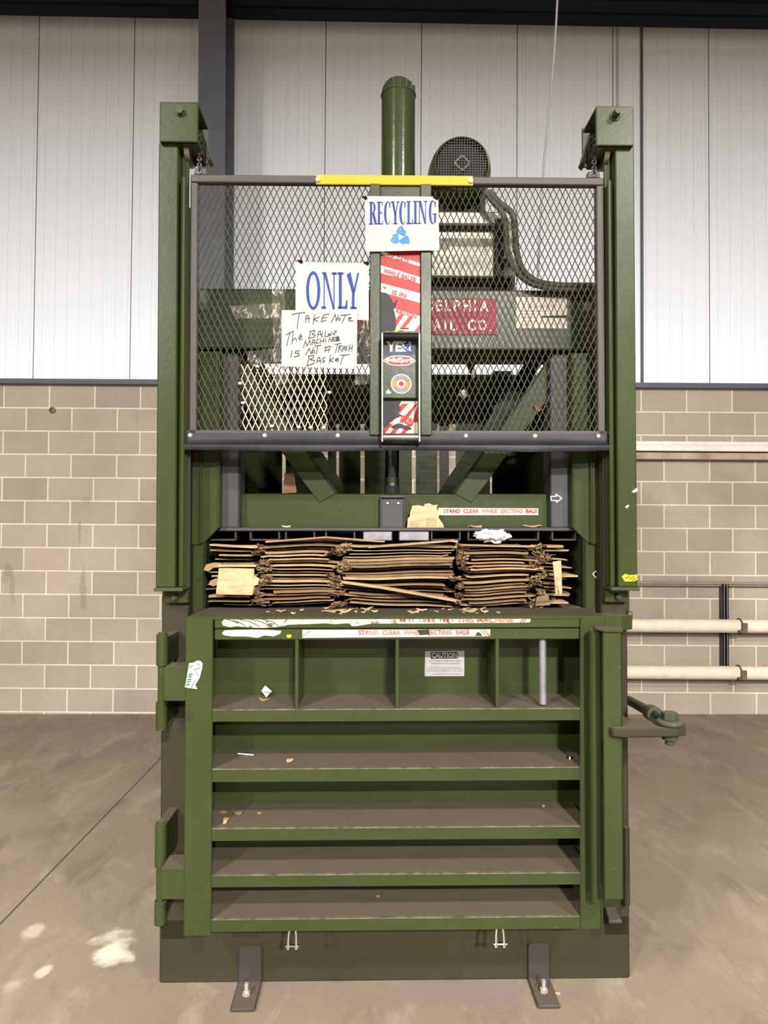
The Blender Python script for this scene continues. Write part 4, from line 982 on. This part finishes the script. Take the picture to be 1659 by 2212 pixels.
# hand written note
b = MB(); dN = dS-.004; bent(b, [(608,671),(771,671),(770,797),(608,792)], dN, 0, amp=.001, seed=21)
no = b.build('handwritten_note', PAPER)
def circ(x, y, r): return [(x+r*math.cos(t), y+r*math.sin(t)) for t in [i*math.pi/4 for i in range(9)]]
ST = [[(250,1000),(340,975),(485,960)],[(385,975),(360,1100),(345,1250)],[(495,1140),(500,1030),(540,1010),(550,1050),(555,1140)],[(490,1070),(580,1060)],[(660,990),(640,1080),(630,1165)],[(735,1040),(640,1080),(715,1120)],
[(915,985),(825,1000),(790,1060),(775,1125),(860,1095)],[(800,1055),(870,1045)],[(950,1145),(1000,1040),(1025,985),(1040,1110),(1080,1000)],circ(1095,1075,22),[(1120,1010),(1290,990)],[(1205,1010),(1175,1080),(1150,1135)],[(1260,1075),(1310,1060),(1300,1040),(1265,1060),(1270,1105),(1345,1105)],
[(145,1365),(200,1330),(280,1295)],[(215,1325),(180,1450),(155,1560)],[(275,1300),(260,1420),(250,1525)],[(255,1470),(310,1415),(325,1440),(325,1485)],[(365,1420),(430,1400),(425,1375),(385,1395),(380,1450),(435,1435)],[(385,1370),(420,1345)],
[(590,1300),(565,1380),(545,1425)],[(560,1305),(650,1275),(660,1300),(610,1350),(670,1365),(640,1400),(545,1425)],[(705,1410),(725,1300),(760,1290),(775,1390)],[(710,1355),(775,1345)],[(800,1300),(790,1395)],[(855,1285),(835,1390),(895,1385)],[(895,1360),(935,1350),(930,1330),(900,1350),(905,1380),(940,1370)],[(965,1300),(950,1370)],[(1000,1300),(1045,1285),(1040,1310),(985,1345),(1020,1360)],
[(455,1590),(490,1470),(520,1560),(570,1450),(580,1540)],[(605,1540),(620,1450),(650,1445),(665,1530)],[(610,1500),(660,1490)],[(735,1435),(690,1460),(685,1510),(735,1500)],[(765,1430),(755,1520)],[(825,1410),(815,1500)],[(760,1475),(820,1460)],[(855,1430),(855,1490)],[(905,1490),(925,1410),(955,1480),(975,1400)],[(1030,1400),(985,1405),(980,1470),(1030,1465)],[(980,1440),(1020,1435)],
[(255,1640),(230,1760)],[(385,1640),(320,1655),(310,1690),(375,1690),(380,1730),(295,1755)],[(495,1720),(560,1600),(590,1700),(640,1580)],circ(635,1660,25),[(660,1560),(770,1545)],[(720,1555),(700,1630),(685,1700)],[(850,1560),(840,1665)],[(850,1590),(930,1560),(940,1570),(905,1670)],[(845,1640),(915,1620)],
[(1020,1530),(1130,1505)],[(1075,1520),(1045,1600),(1025,1680)],[(1095,1560),(1080,1670)],[(1090,1560),(1140,1550),(1100,1600),(1145,1650)],[(1155,1650),(1165,1570),(1195,1560),(1200,1640)],[(1155,1610),(1200,1600)],[(1245,1560),(1212,1580),(1242,1610),(1205,1645)],[(1290,1530),(1265,1660)],[(1335,1535),(1315,1650)],[(1275,1600),(1330,1590)],
[(560,1740),(535,1840),(515,1920)],[(535,1740),(640,1725),(640,1760),(570,1800),(660,1820),(640,1870),(515,1920)],[(690,1870),(715,1770),(745,1760),(765,1870)],[(695,1830),(770,1820)],[(845,1765),(800,1775),(795,1810),(840,1830),(790,1860)],[(940,1715),(915,1870)],[(1000,1765),(925,1815),(990,1840)],[(1020,1810),(1085,1795),(1070,1775),(1030,1795),(1035,1830),(1090,1825)],[(1115,1725),(1285,1710)],[(1185,1720),(1140,1800),(1120,1885)]]
b = MB(); dn = dN-.0017
for st in ST: b.ribbon([W(*Q(x,y), dn) for x, y in st], .0023, dn, 0)
b.flatp([Q(*p) for p in ((1030,1392),(1095,1380),(1105,1468),(1038,1476))], dn, 0)
b.build('handwriting', INK, no)
tag(no, 'handwritten white note starting TAKE NOTE, taped below the ONLY sign', 'note')
# clear tape
for (uv, d, lab, sd) in (([(587,617),(614,615),(622,828),(594,834)], dS-.002, 'long clear tape strip left of the handwritten note', 1), ([(496,662),(604,656),(606,688),(508,690)], dS+.002, 'horizontal clear tape strip left of the handwritten note', 2),
                     ([(534,760),(606,752),(608,782),(536,790)], dS+.004, 'crinkled clear tape low on the mesh left of the note', 3), ([(771,690),(799,688),(797,830),(766,832)], dS+.006, 'wrinkled clear tape strip between note and centre channel', 4)):
    b = MB(); bent(b, uv, d, 0, 14, 14, .007, sd*7.7, .0005); tag(b.build('tape_strip', TAPE, smooth=True), lab, 'tape', 'clear tape on the mesh gate')

# ------------------------------------------------------------------ compressed cardboard
rnd = random.Random(11)
def sheet(x0, x1, yf, yb, z, th, seed, tilt=0., ragl=0., ragr=0., nx=16, ny=4, warp=.004, lift=0., wseed=None):
    wseed = seed if wseed is None else wseed
    """a corrugated sheet lying flat with its front edge at yf; the ends may be torn and splayed"""
    b = MB(); vs = []; r = random.Random(seed)
    for side in (0, 1):
        for j in range(ny+1):
            for i in range(nx+1):
                s, t = i/nx, j/ny
                x = x0+(x1-x0)*s; y = yf+(yb-yf)*t**1.6
                zz = z+tilt*(s-.5)*(x1-x0)+warp*mnoise.noise((x*5+wseed*.37, y*2, wseed*.13))+lift*(1-t)*max(0,1-abs(s-.5)*2)
                if j == 0: y += .010*mnoise.noise((x*9, seed*.7, 0))+.004*mnoise.noise((x*40, seed*.7, 4))
                endl = max(0, 1-s*nx/2.2)*ragl; endr = max(0, 1-(1-s)*nx/2.2)*ragr; e = endl+endr
                n1 = mnoise.noise((seed*.9+i*1.7, j*1.3, side*.3)); n2 = mnoise.noise((seed*1.3+i, j*2.1, 5))
                if e: x += e*.018*n1; y -= e*.02*abs(n2)*(1 if j == 0 else .3); zz += e*.006*n2
                vs.append((x, y, zz+(th if side else 0)))
    n = (nx+1)*(ny+1); fs = []
    for j in range(ny):
        for i in range(nx):
            a = j*(nx+1)+i; fs.append((a, a+nx+1, a+nx+2, a+1)); fs.append((a+n, a+n+1, a+n+nx+2, a+n+nx+1))
    for i in range(nx):
        fs.append((i, i+1, i+1+n, i+n)); a = ny*(nx+1)+i; fs.append((a+1, a, a+n, a+n+1))
    for j in range(ny):
        a = j*(nx+1); fs.append((a+nx+1, a, a+n, a+nx+1+n)); a = a+nx; fs.append((a, a+nx+1, a+nx+1+n, a+n))
    b.add(vs, fs); return b
ordn = ['topmost','second','third','fourth','fifth','sixth','seventh','eighth','ninth','tenth','eleventh','twelfth','thirteenth','fourteenth','fifteenth','sixteenth','seventeenth','eighteenth','nineteenth','twentieth','lowest','lowest but one']
ZT = WZ(1171, 2.52); NL = 19
cols = [('far left stack', 462, 562, 8), ('second stack from the left', 568, 728, 12), ('middle stack', 738, 984, 16), ('second stack from the right', 992, 1158, 12), ('far right stack', 1168, 1222, 8)]
yb0 = 2.5
for ci, (cn, u0, u1, nx) in enumerate(cols):
    X0, X1 = WX(u0, 1240, yb0), WX(u1, 1240, yb0); n = NL if ci not in (0, 4) else 15
    prev = ZB; zs_ = []
    for k in range(n):          # from the bottom up
        f = k/(n-1); z = ZB+.009+(ZT-ZB-.027)*f+rnd.uniform(-.0008,.0008); zs_.append(z)
    for k in range(n):
        z = zs_[k]; jl, jr = rnd.uniform(-.012,.04), rnd.uniform(-.04,.012)
        if ci == 0: jl = rnd.uniform(-.03,.035)
        if ci == 4: jr = rnd.uniform(-.02,.05)
        yf = yb0+rnd.choice((-.010,-.006,0,.006,.012,.03,.05))+(.035 if ci == 4 else 0)+(.01 if k in (7,8) else 0)
        th = rnd.choice((.003,.0045,.006,.0085))
        mt = rnd.choice((0,0,1,1,2)) if k > 5 else rnd.choice((1,2,2))
        b = sheet(X0+jl, X1+jr, yf, 3.1, z, th, 100*ci+k, .034*math.sin(k*.27+ci*2.3), 0 if ci == 0 else rnd.uniform(.5,1.2), rnd.uniform(.5,1.3), nx, 4, .008, 0, 7*ci+k*.05)
        o = b.build('cardboard_sheet', CARD[mt])
        q = ordn[n-1-k] if n-1-k < n-1 else 'lowest'
        tag(o, 'brown corrugated sheet, %s in the %s of the bale' % (q, cn), 'cardboard', 'flattened cardboard in the baler')
# sheets that stick out, above and across
def card(name, b, mt, lab, grp=None): return tag(b.build(name, mt), lab, 'cardboard', grp)
b = sheet(WX(575,1165,2.47), WX(830,1165,2.47), 2.468, 2.545, WZ(1172,2.47), .006, 901, .0, .3, .4, 16, 3, .002, .016); card('cardboard_sheet', b, CARD[1], 'peaked sheet bulging up at the front of the bale top, left of the middle')
b = sheet(WX(795,1172,2.46), WX(985,1172,2.46), 2.462, 2.54, WZ(1177,2.47), .006, 902, .075, .2, 1.2, 14, 3, .002, .0); card('cardboard_sheet', b, CARD[0], 'slanting pale edged sheet on the bale top under the ram bracket')
b = sheet(WX(995,1180,2.46), WX(1160,1180,2.46), 2.47, 2.54, WZ(1181,2.47), .006, 903, -.02, .8, .5, 12, 3, .002, .0); card('cardboard_sheet', b, CARD[1], 'sheet on the bale top under the crumpled white bag')
b = sheet(WX(455,1175,2.48), WX(556,1175,2.48), 2.478, 2.55, WZ(1181,2.48), .006, 904, -.06, 0, 1.0, 10, 3, .002, .0); card('cardboard_sheet', b, CARD[0], 'pale sheet sticking out at the top left end of the bale')
b = MB(); X0, Z0 = W(735, 1258, 2.468); X1, Z1 = W(985, 1298, 2.468)
pts = [(X0, 2.49, Z0), (X0+(X1-X0)*.35, 2.468, Z0+(Z1-Z0)*.28), (X0+(X1-X0)*.7, 2.462, Z0+(Z1-Z0)*.66), (X1, 2.462, Z1)]
for i in range(3):
    a, c = pts[i], pts[i+1]; t = .0042
    b.add([(a[0],a[1],a[2]-t),(c[0],c[1],c[2]-t),(c[0],c[1],c[2]+t),(a[0],a[1],a[2]+t),(a[0],a[1]+.05,a[2]-t),(c[0],c[1]+.05,c[2]-t),(c[0],c[1]+.05,c[2]+t),(a[0],a[1]+.05,a[2]+t)], [(0,1,2,3),(3,2,6,7),(4,7,6,5),(0,4,5,1),(0,3,7,4),(1,5,6,2)])
card('cardboard_strip', b, CARD[0], 'long strip slanting down to the right across the front of the bale')
def flap(uv, d, th, seed, amp=.004):
    b = MB(); b.pp(uv, d, d+th); 
    b.v = [(x, y+amp*mnoise.noise((x*14+seed, z*14, seed)), z) for x, y, z in b.v]; return b
b = MB(); bent(b, [(474,1226),(550,1228),(546,1285),(468,1283)], 2.466, 0, 8, 6, .006, 31, .005)
b.pp([(546,1240),(561,1250),(557,1262),(550,1266),(548,1282),(543,1284)], 2.470, 2.476); card('cardboard_flap', b, CARDB, 'bright tan flap hanging down at the left end of the bale')
b = sheet(WX(472,1222,2.46), WX(556,1222,2.46), 2.455, 2.56, WZ(1224,2.46), .006, 907, .0, 0, 1.0, 10, 3, .001, 0); card('cardboard_sheet', b, CARDB, 'pale folded edge directly above the hanging tan flap')
b = MB(); b.pp([(441,1231),(447,1219),(462,1215),(480,1216),(480,1224),(462,1226),(452,1234)], 2.485, 2.50); card('cardboard_flap', b, CARD[1], 'curled flap poking out furthest left of the bale')
b = MB(); b.pp([(452,1262),(456,1254),(470,1248),(474,1262),(462,1266)], 2.495, 2.51); card('cardboard_flap', b, CARD[1], 'small flap poking out left behind the hanging tan flap')
b = MB(); bent(b, [(1195,1214),(1213,1211),(1216,1282),(1203,1286)], 2.475, 0, 4, 14, .016, 44, .006); card('cardboard_flap', b, CARDB, 'upright curled flap near the right end of the bale')
b = MB(); zf = WZ(1246, 2.53); b.prism([(WX(1205,1240,2.53),2.50),(WX(1252,1244,2.50),2.51),(WX(1218,1228,2.75),2.75),(WX(1190,1228,2.75),2.75)], zf, zf+.006, 'z'); card('cardboard_flap', b, CARD[0], 'pointed flap poking out furthest right of the bale')
b = MB(); zf = WZ(1304, 2.5); b.prism([(WX(1165,1300,2.5),2.49),(WX(1228,1302,2.50),2.49),(WX(1205,1288,2.7),2.70),(WX(1160,1288,2.7),2.70)], zf, zf+.005, 'z'); card('cardboard_flap', b, CARD[0], 'flat flap at the bottom right corner of the bale')
b = MB(); bent(b, [(1160,1290),(1186,1286),(1190,1308),(1158,1310)], 2.47, 0, 6, 4, .010, 61, .005); card('cardboard_flap', b, CARD[2], 'brown curved flap at the lower right of the bale')

def crumple(u, v, d, ru, rv, seed, thick=.03, sub=3, amp=.35):
    """a crushed lump of sheet material"""
    bm = bmesh.new(); bmesh.ops.create_icosphere(bm, subdivisions=sub, radius=1); X, Z = W(u, v, d); b = MB()
    vs = []
    for p in bm.verts:
        c = p.co; k = 1+amp*mnoise.noise((c.x*2.1+seed, c.y*2.1, c.z*2.1))+amp*.8*abs(mnoise.noise((c.x*5+seed, c.y*5, c.z*5)))-amp*.4
        vs.append((X+c.x*k*px(ru,d), d+c.y*k*thick, Z+c.z*k*px(rv,d)))
    b.add(vs, [[q.index for q in f.verts] for f in bm.faces]); bm.free(); return b
def tuft(u, v, d, sx, sz, seed):
    """a shredded, folded shred of card"""
    X, Z = W(u, v, d); nx, nz = 11, 7; b = MB(); vs = []; r = random.Random(int(seed*1000)); a = r.uniform(-.7,.7)
    for side in (0, 1):
        for j in range(nz+1):
            for i in range(nx+1):
                s, t = i/nx-.5, j/nz-.5; e = max(abs(s), abs(t))*2
                n1 = mnoise.noise((s*7+seed, t*7, seed)); n2 = mnoise.noise((s*9, t*9+seed, 3)); n3 = mnoise.noise((s*14+seed, t*14, 9))
                x = s*sx*(1+.7*e*n2)+.006*n3; z = t*sz*(1+.9*e*n1)+.006*n2
                vs.append((X+x*math.cos(a)-z*math.sin(a), d+.028*n1+.012*n3+side*.002, Z+x*math.sin(a)*.6+z*math.cos(a)))
    n = (nx+1)*(nz+1); fs = []
    for j in range(nz):
        for i in range(nx):
            q = j*(nx+1)+i; fs.append((q, q+1, q+nx+2, q+nx+1)); fs.append((q+n, q+n+nx+1, q+n+nx+2, q+n+1))
    for i in range(nx):
        fs.append((i, i+n, i+1+n, i+1)); q = nz*(nx+1)+i; fs.append((q+1, q+1+n, q+n, q))
    for j in range(nz):
        q = j*(nx+1); fs.append((q, q+nx+1, q+nx+1+n, q+n)); q += nx; fs.append((q+nx+1, q, q+n, q+nx+1+n))
    b.add(vs, fs); return b
# torn tufts where the stacks meet
tn = {565: 'first seam from the left', 733: 'second seam from the left', 989: 'third seam from the left', 1164: 'fourth seam from the left'}
for u, nm in tn.items():
    for k, v in enumerate((1184, 1197, 1212, 1229, 1246, 1264, 1283, 1302)):
        b = tuft(u+rnd.uniform(-13,13), v+rnd.uniform(-5,5), 2.482+rnd.uniform(0,.02), rnd.uniform(.026,.064), rnd.uniform(.012,.032), u*.13+k*3.1)
        card('cardboard_tuft', b, CARD[(k*7+int(u)) % 3], 'torn tuft of cardboard, %s, at the %s in the bale' % (('topmost','second','third','fourth','fifth','sixth','seventh','lowest')[k], nm), 'torn cardboard tufts')

# ------------------------------------------------------------------ scraps and litter
def scrap(X, Y, Z, sx, sy, seed, th=.0025, curl=.25, n=9):
    """a torn piece lying on a surface at height Z"""
    r = random.Random(seed); pts = []
    for i in range(n):
        a = 2*math.pi*i/n; k = r.uniform(.6,1.1); pts.append((sx*k*math.cos(a), sy*k*math.sin(a)))
    vs = [(X+p[0], Y+p[1], Z+.0005+curl*abs(p[0])*r.random()) for p in pts]; up = [(p[0], p[1], p[2]+th) for p in vs]
    b = MB(); nn = n; c0 = (X, Y, Z+.0005); c1 = (X, Y, Z+th+.001+curl*sx*.2)
    b.add(vs+up+[c0, c1], [(i, (i+1)%nn, nn+(i+1)%nn, nn+i) for i in range(nn)]+[(nn+i, nn+(i+1)%nn, 2*nn+1) for i in range(nn)]+[((i+1)%nn, i, 2*nn) for i in range(nn)])
    return b
def on_plane(u, v, z):
    yc = (CY-v)/F; dz = math.sin(TH)+yc*math.cos(TH); t = (z-HC)/dz
    return (u-CX)/F*t, t*(math.cos(TH)-yc*math.sin(TH))
ZD = WZ(1331, DD)
big = [(607,1322,.018,'star shaped torn scrap on the door ledge at the left'),(633,1326,.009,'small tan crumb on the door ledge right of the star shaped scrap'),(720,1322,.040,'long torn scrap on the door ledge below the second seam'),(745,1323,.022,'curled scrap on the door ledge left of the middle'),
       (790,1318,.024,'crumpled pale scrap on the door ledge near the middle'),(808,1322,.014,'small curled scrap on the door ledge right of the middle scrap'),(892,1325,.020,'thin flat scrap on the door ledge right of the middle'),(911,1320,.020,'torn shaving on the door ledge under the slanting strip end'),
       (1012,1322,.034,'broad tan scrap on the door ledge right of centre'),(1046,1324,.014,'small upright scrap on the door ledge right of the broad scrap'),(1076,1325,.009,'tiny scrap furthest right on the door ledge')]
for i, (u, v, s_, lab) in enumerate(big):
    X, Y = on_plane(u, v, ZD); tag(scrap(X, Y, ZD, s_, s_*.55, 50+i, .003, .5, 11).build('cardboard_scrap', CARDB if i % 2 else CARD[0]), lab, 'scrap', 'scraps on the door ledge')
for i in range(34):
    u = rnd.choice((rnd.uniform(570,1090), rnd.gauss(745,30), rnd.gauss(1005,25))); v = rnd.uniform(1314,1327); X, Y = on_plane(u, v, ZD)
    tag(scrap(X, Y, ZD, rnd.uniform(.003,.011), rnd.uniform(.003,.008), 200+i, .002, .6, 7).build('cardboard_crumb', CARD[0] if i % 3 else CARDB), 'tiny torn cardboard crumb strewn on the dusty door ledge', 'crumb', 'crumbs on the door ledge')
sh = {1: WZ(1532,DD), 2: WZ(1660,DD), 3: WZ(1788,DD), 4: WZ(1889,DD), 5: WZ(1984,DD)}
for i, (k, u, v, sx, sy, mt, lab) in enumerate(((1,570,1512,.020,.016,CARD[1],'brown torn scrap under the white paper on the top shelf'),(2,545,1612,.020,.014,CARD[2],'brown scrap at the back left of the second shelf'),(2,623,1643,.014,.016,CARDB,'tan arrow shaped scrap on the second shelf'),
        (3,487,1772,.010,.026,CARDB,'tan strip at the front left of the third shelf'),(3,484,1753,.016,.010,CARD[2],'dark scrap behind the tan strip on the third shelf'),(3,516,1755,.018,.016,CARD[2],'rounded brown scrap on the third shelf'),(3,560,1756,.008,.006,CARD[1],'tiny scrap right of the rounded one on the third shelf'),
        (3,1174,1744,.006,.008,CARDB,'small pale scrap at the right of the third shelf'),(5,815,1936,.008,.006,CARD[1],'tiny scrap in the middle of the lowest shelf'))):
    X, Y = on_plane(u, v, sh[k]); tag(scrap(X, Y, sh[k], sx, sy, 300+i, .003, .35, 9).build('cardboard_scrap', mt), lab, 'scrap')
X, Y = on_plane(531, 1630, sh[2]); b = MB(); b.cyl((X-.028, Y+.006, sh[2]+.004), (X+.028, Y-.01, sh[2]+.004), .0022, seg=8); tag(b.build('white_stick', WHITEINK), 'thin white stick lying on the second shelf', 'stick')
X, Y = on_plane(1231, 1641, sh[2]); b = MB(); b.ring((X, Y, sh[2]+.003), (0,0,1), .008, .0025, 16, 8); tag(b.build('metal_ring', CHROME, smooth=True), 'small shiny ring at the right end of the second shelf', 'ring')
# folded white paper leaning on the top shelf
b = MB(); X, Y = on_plane(575, 1505, sh[1])
dq_ = Y; b.add([(X-.017,Y,sh[1]+.022),(X+.001,Y-.006,sh[1]+.001),(X+.019,Y+.004,sh[1]+.019),(X-.005,Y+.010,sh[1]+.038)], [(0,1,2,3)]); b.add([(X-.017,Y+.002,sh[1]+.022),(X+.001,Y-.004,sh[1]+.001),(X+.019,Y+.006,sh[1]+.019),(X-.005,Y+.012,sh[1]+.038)], [(3,2,1,0)])
for k in range(4): b.add([(X-.010+.006*k,Y-.0035+.001*k,sh[1]+.020-.002*k),(X-.004+.006*k,Y-.004+.001*k,sh[1]+.024-.002*k),(X-.0035+.006*k,Y-.004+.001*k,sh[1]+.0225-.002*k),(X-.0095+.006*k,Y-.0035+.001*k,sh[1]+.0185-.002*k)], [(0,1,2,3)], 1)
tag(b.build('paper_scrap', [PAPER, INK]), 'crumpled white printed paper on the top shelf of the door', 'paper')
# on the ram
zr = zp1
b = MB(); d = DP+.012
b.pp([(880,1140),(882,1119),(886,1116),(887,1106),(892,1092),(906,1091),(918,1094),(917,1089),(928,1087),(936,1091),(947,1090),(944,1096),(950,1111),(948,1118),(958,1132),(960,1140)], d, d+.006, 0)
for (u0, u1) in ((888,907),(922,946)):
    for u in range(u0, u1, 4): b.ribbon([W(u,1138,d-.0008), W(u+.5,1126 if u0 < 900 else 1120,d-.0008)], .0016, d-.0008, 1)
b.v = [(x, y+.03*(z-zr), z) for x, y, z in b.v]
tag(b.build('torn_cardboard', [CARDB, CARD[2]]), 'torn pale cardboard piece standing on the ram beside the rod bracket', 'cardboard')
tag(crumple(1065, 1158, 2.50, 36, 15, 7.3, .045, 4, .5).build('plastic_bag', BAG), 'crumpled white plastic bag on top of the bale', 'bag')
for i, (u, s_, lab) in enumerate(((620,.022,'twisted paper scrap on the left of the ram plate'),(1028,.030,'flat dusty scrap on the ram plate left of the white bag'),(1150,.040,'tan torn scrap on the right end of the ram plate'))):
    X = WX(u, 1139, DP+.025); tag(scrap(X, DP+.028, zr, s_, .016, 400+i, .004, .25, 9).build('cardboard_scrap', CARD[0] if i else simple('dusty_paper', (.30,.29,.18), .8)), lab, 'scrap')
b = MB(); d = DP+.09; bent(b, [(616,1022),(637,1023),(643,1064),(613,1066)], d, 0, 3, 4, .006, 77, .005); tag(b.build('torn_cardboard', CARD[2]), 'brown torn cardboard standing behind the ram beam beside the left brace', 'cardboard')
# leaf of card inside, scrap stuck on brace, crumpled tape balls behind the mesh
b = MB(); bent(b, [(1152,874),(1171,868),(1172,884),(1166,890)], DP+.035, 0, 3, 3, .006, 71, .002); tag(b.build('cardboard_scrap', CARD[2]), 'brown scrap caught on the right diagonal brace', 'scrap')
for i, (u, v, r1, r2, lab) in enumerate(((1001,851,10,10,'ball of crumpled clear tape on the right half of the mesh'),(1023,806,5,10,'small twist of clear tape above the tape ball on the mesh'))):
    tag(crumple(u, v, DG+.018, r1, r2, 5+i*3, .010, 3, .5).build('tape_ball', simple('crumpled_tape', (.22,.20,.17), .15, .2, .5, 120)), lab, 'tape')
# floor litter
for i, (u, v, s_, mt, lab) in enumerate(((72,1541,.05,WHITEINK,'white twig of litter on the floor by the far left wall'),(1192,2112,.012,CARDB,'tan chip on the floor beside the right floor anchor'),(1205,2150,.012,CARDB,'pale chip at the front right of the right floor anchor'),(1345,2104,.010,CARDB,'chip on the floor at the right corner of the machine base'))):
    X, Y = floor_pt(u, v); tag(scrap(X, Y, 0, s_, s_*.5 if i else .012, 500+i, .003, .2, 8).build('litter', mt), lab, 'litter', turn=(i > 0))

# ------------------------------------------------------------------ the machine stands very slightly turned, the wall very slightly out of level
YAW = math.radians(.9); piv = Vector((CXB, D0, 0)); RZ = Matrix.Rotation(YAW, 3, 'Z')
for o in TURN:
    o.location = piv + RZ @ (o.location - piv); o.rotation_euler.z += YAW
RY = Matrix.Rotation(ROLL, 3, 'Y'); pv = Vector((0, DW, HC))
for o in WALLBITS:
    o.location = pv + RY @ (o.location - pv); o.rotation_euler.y += ROLL
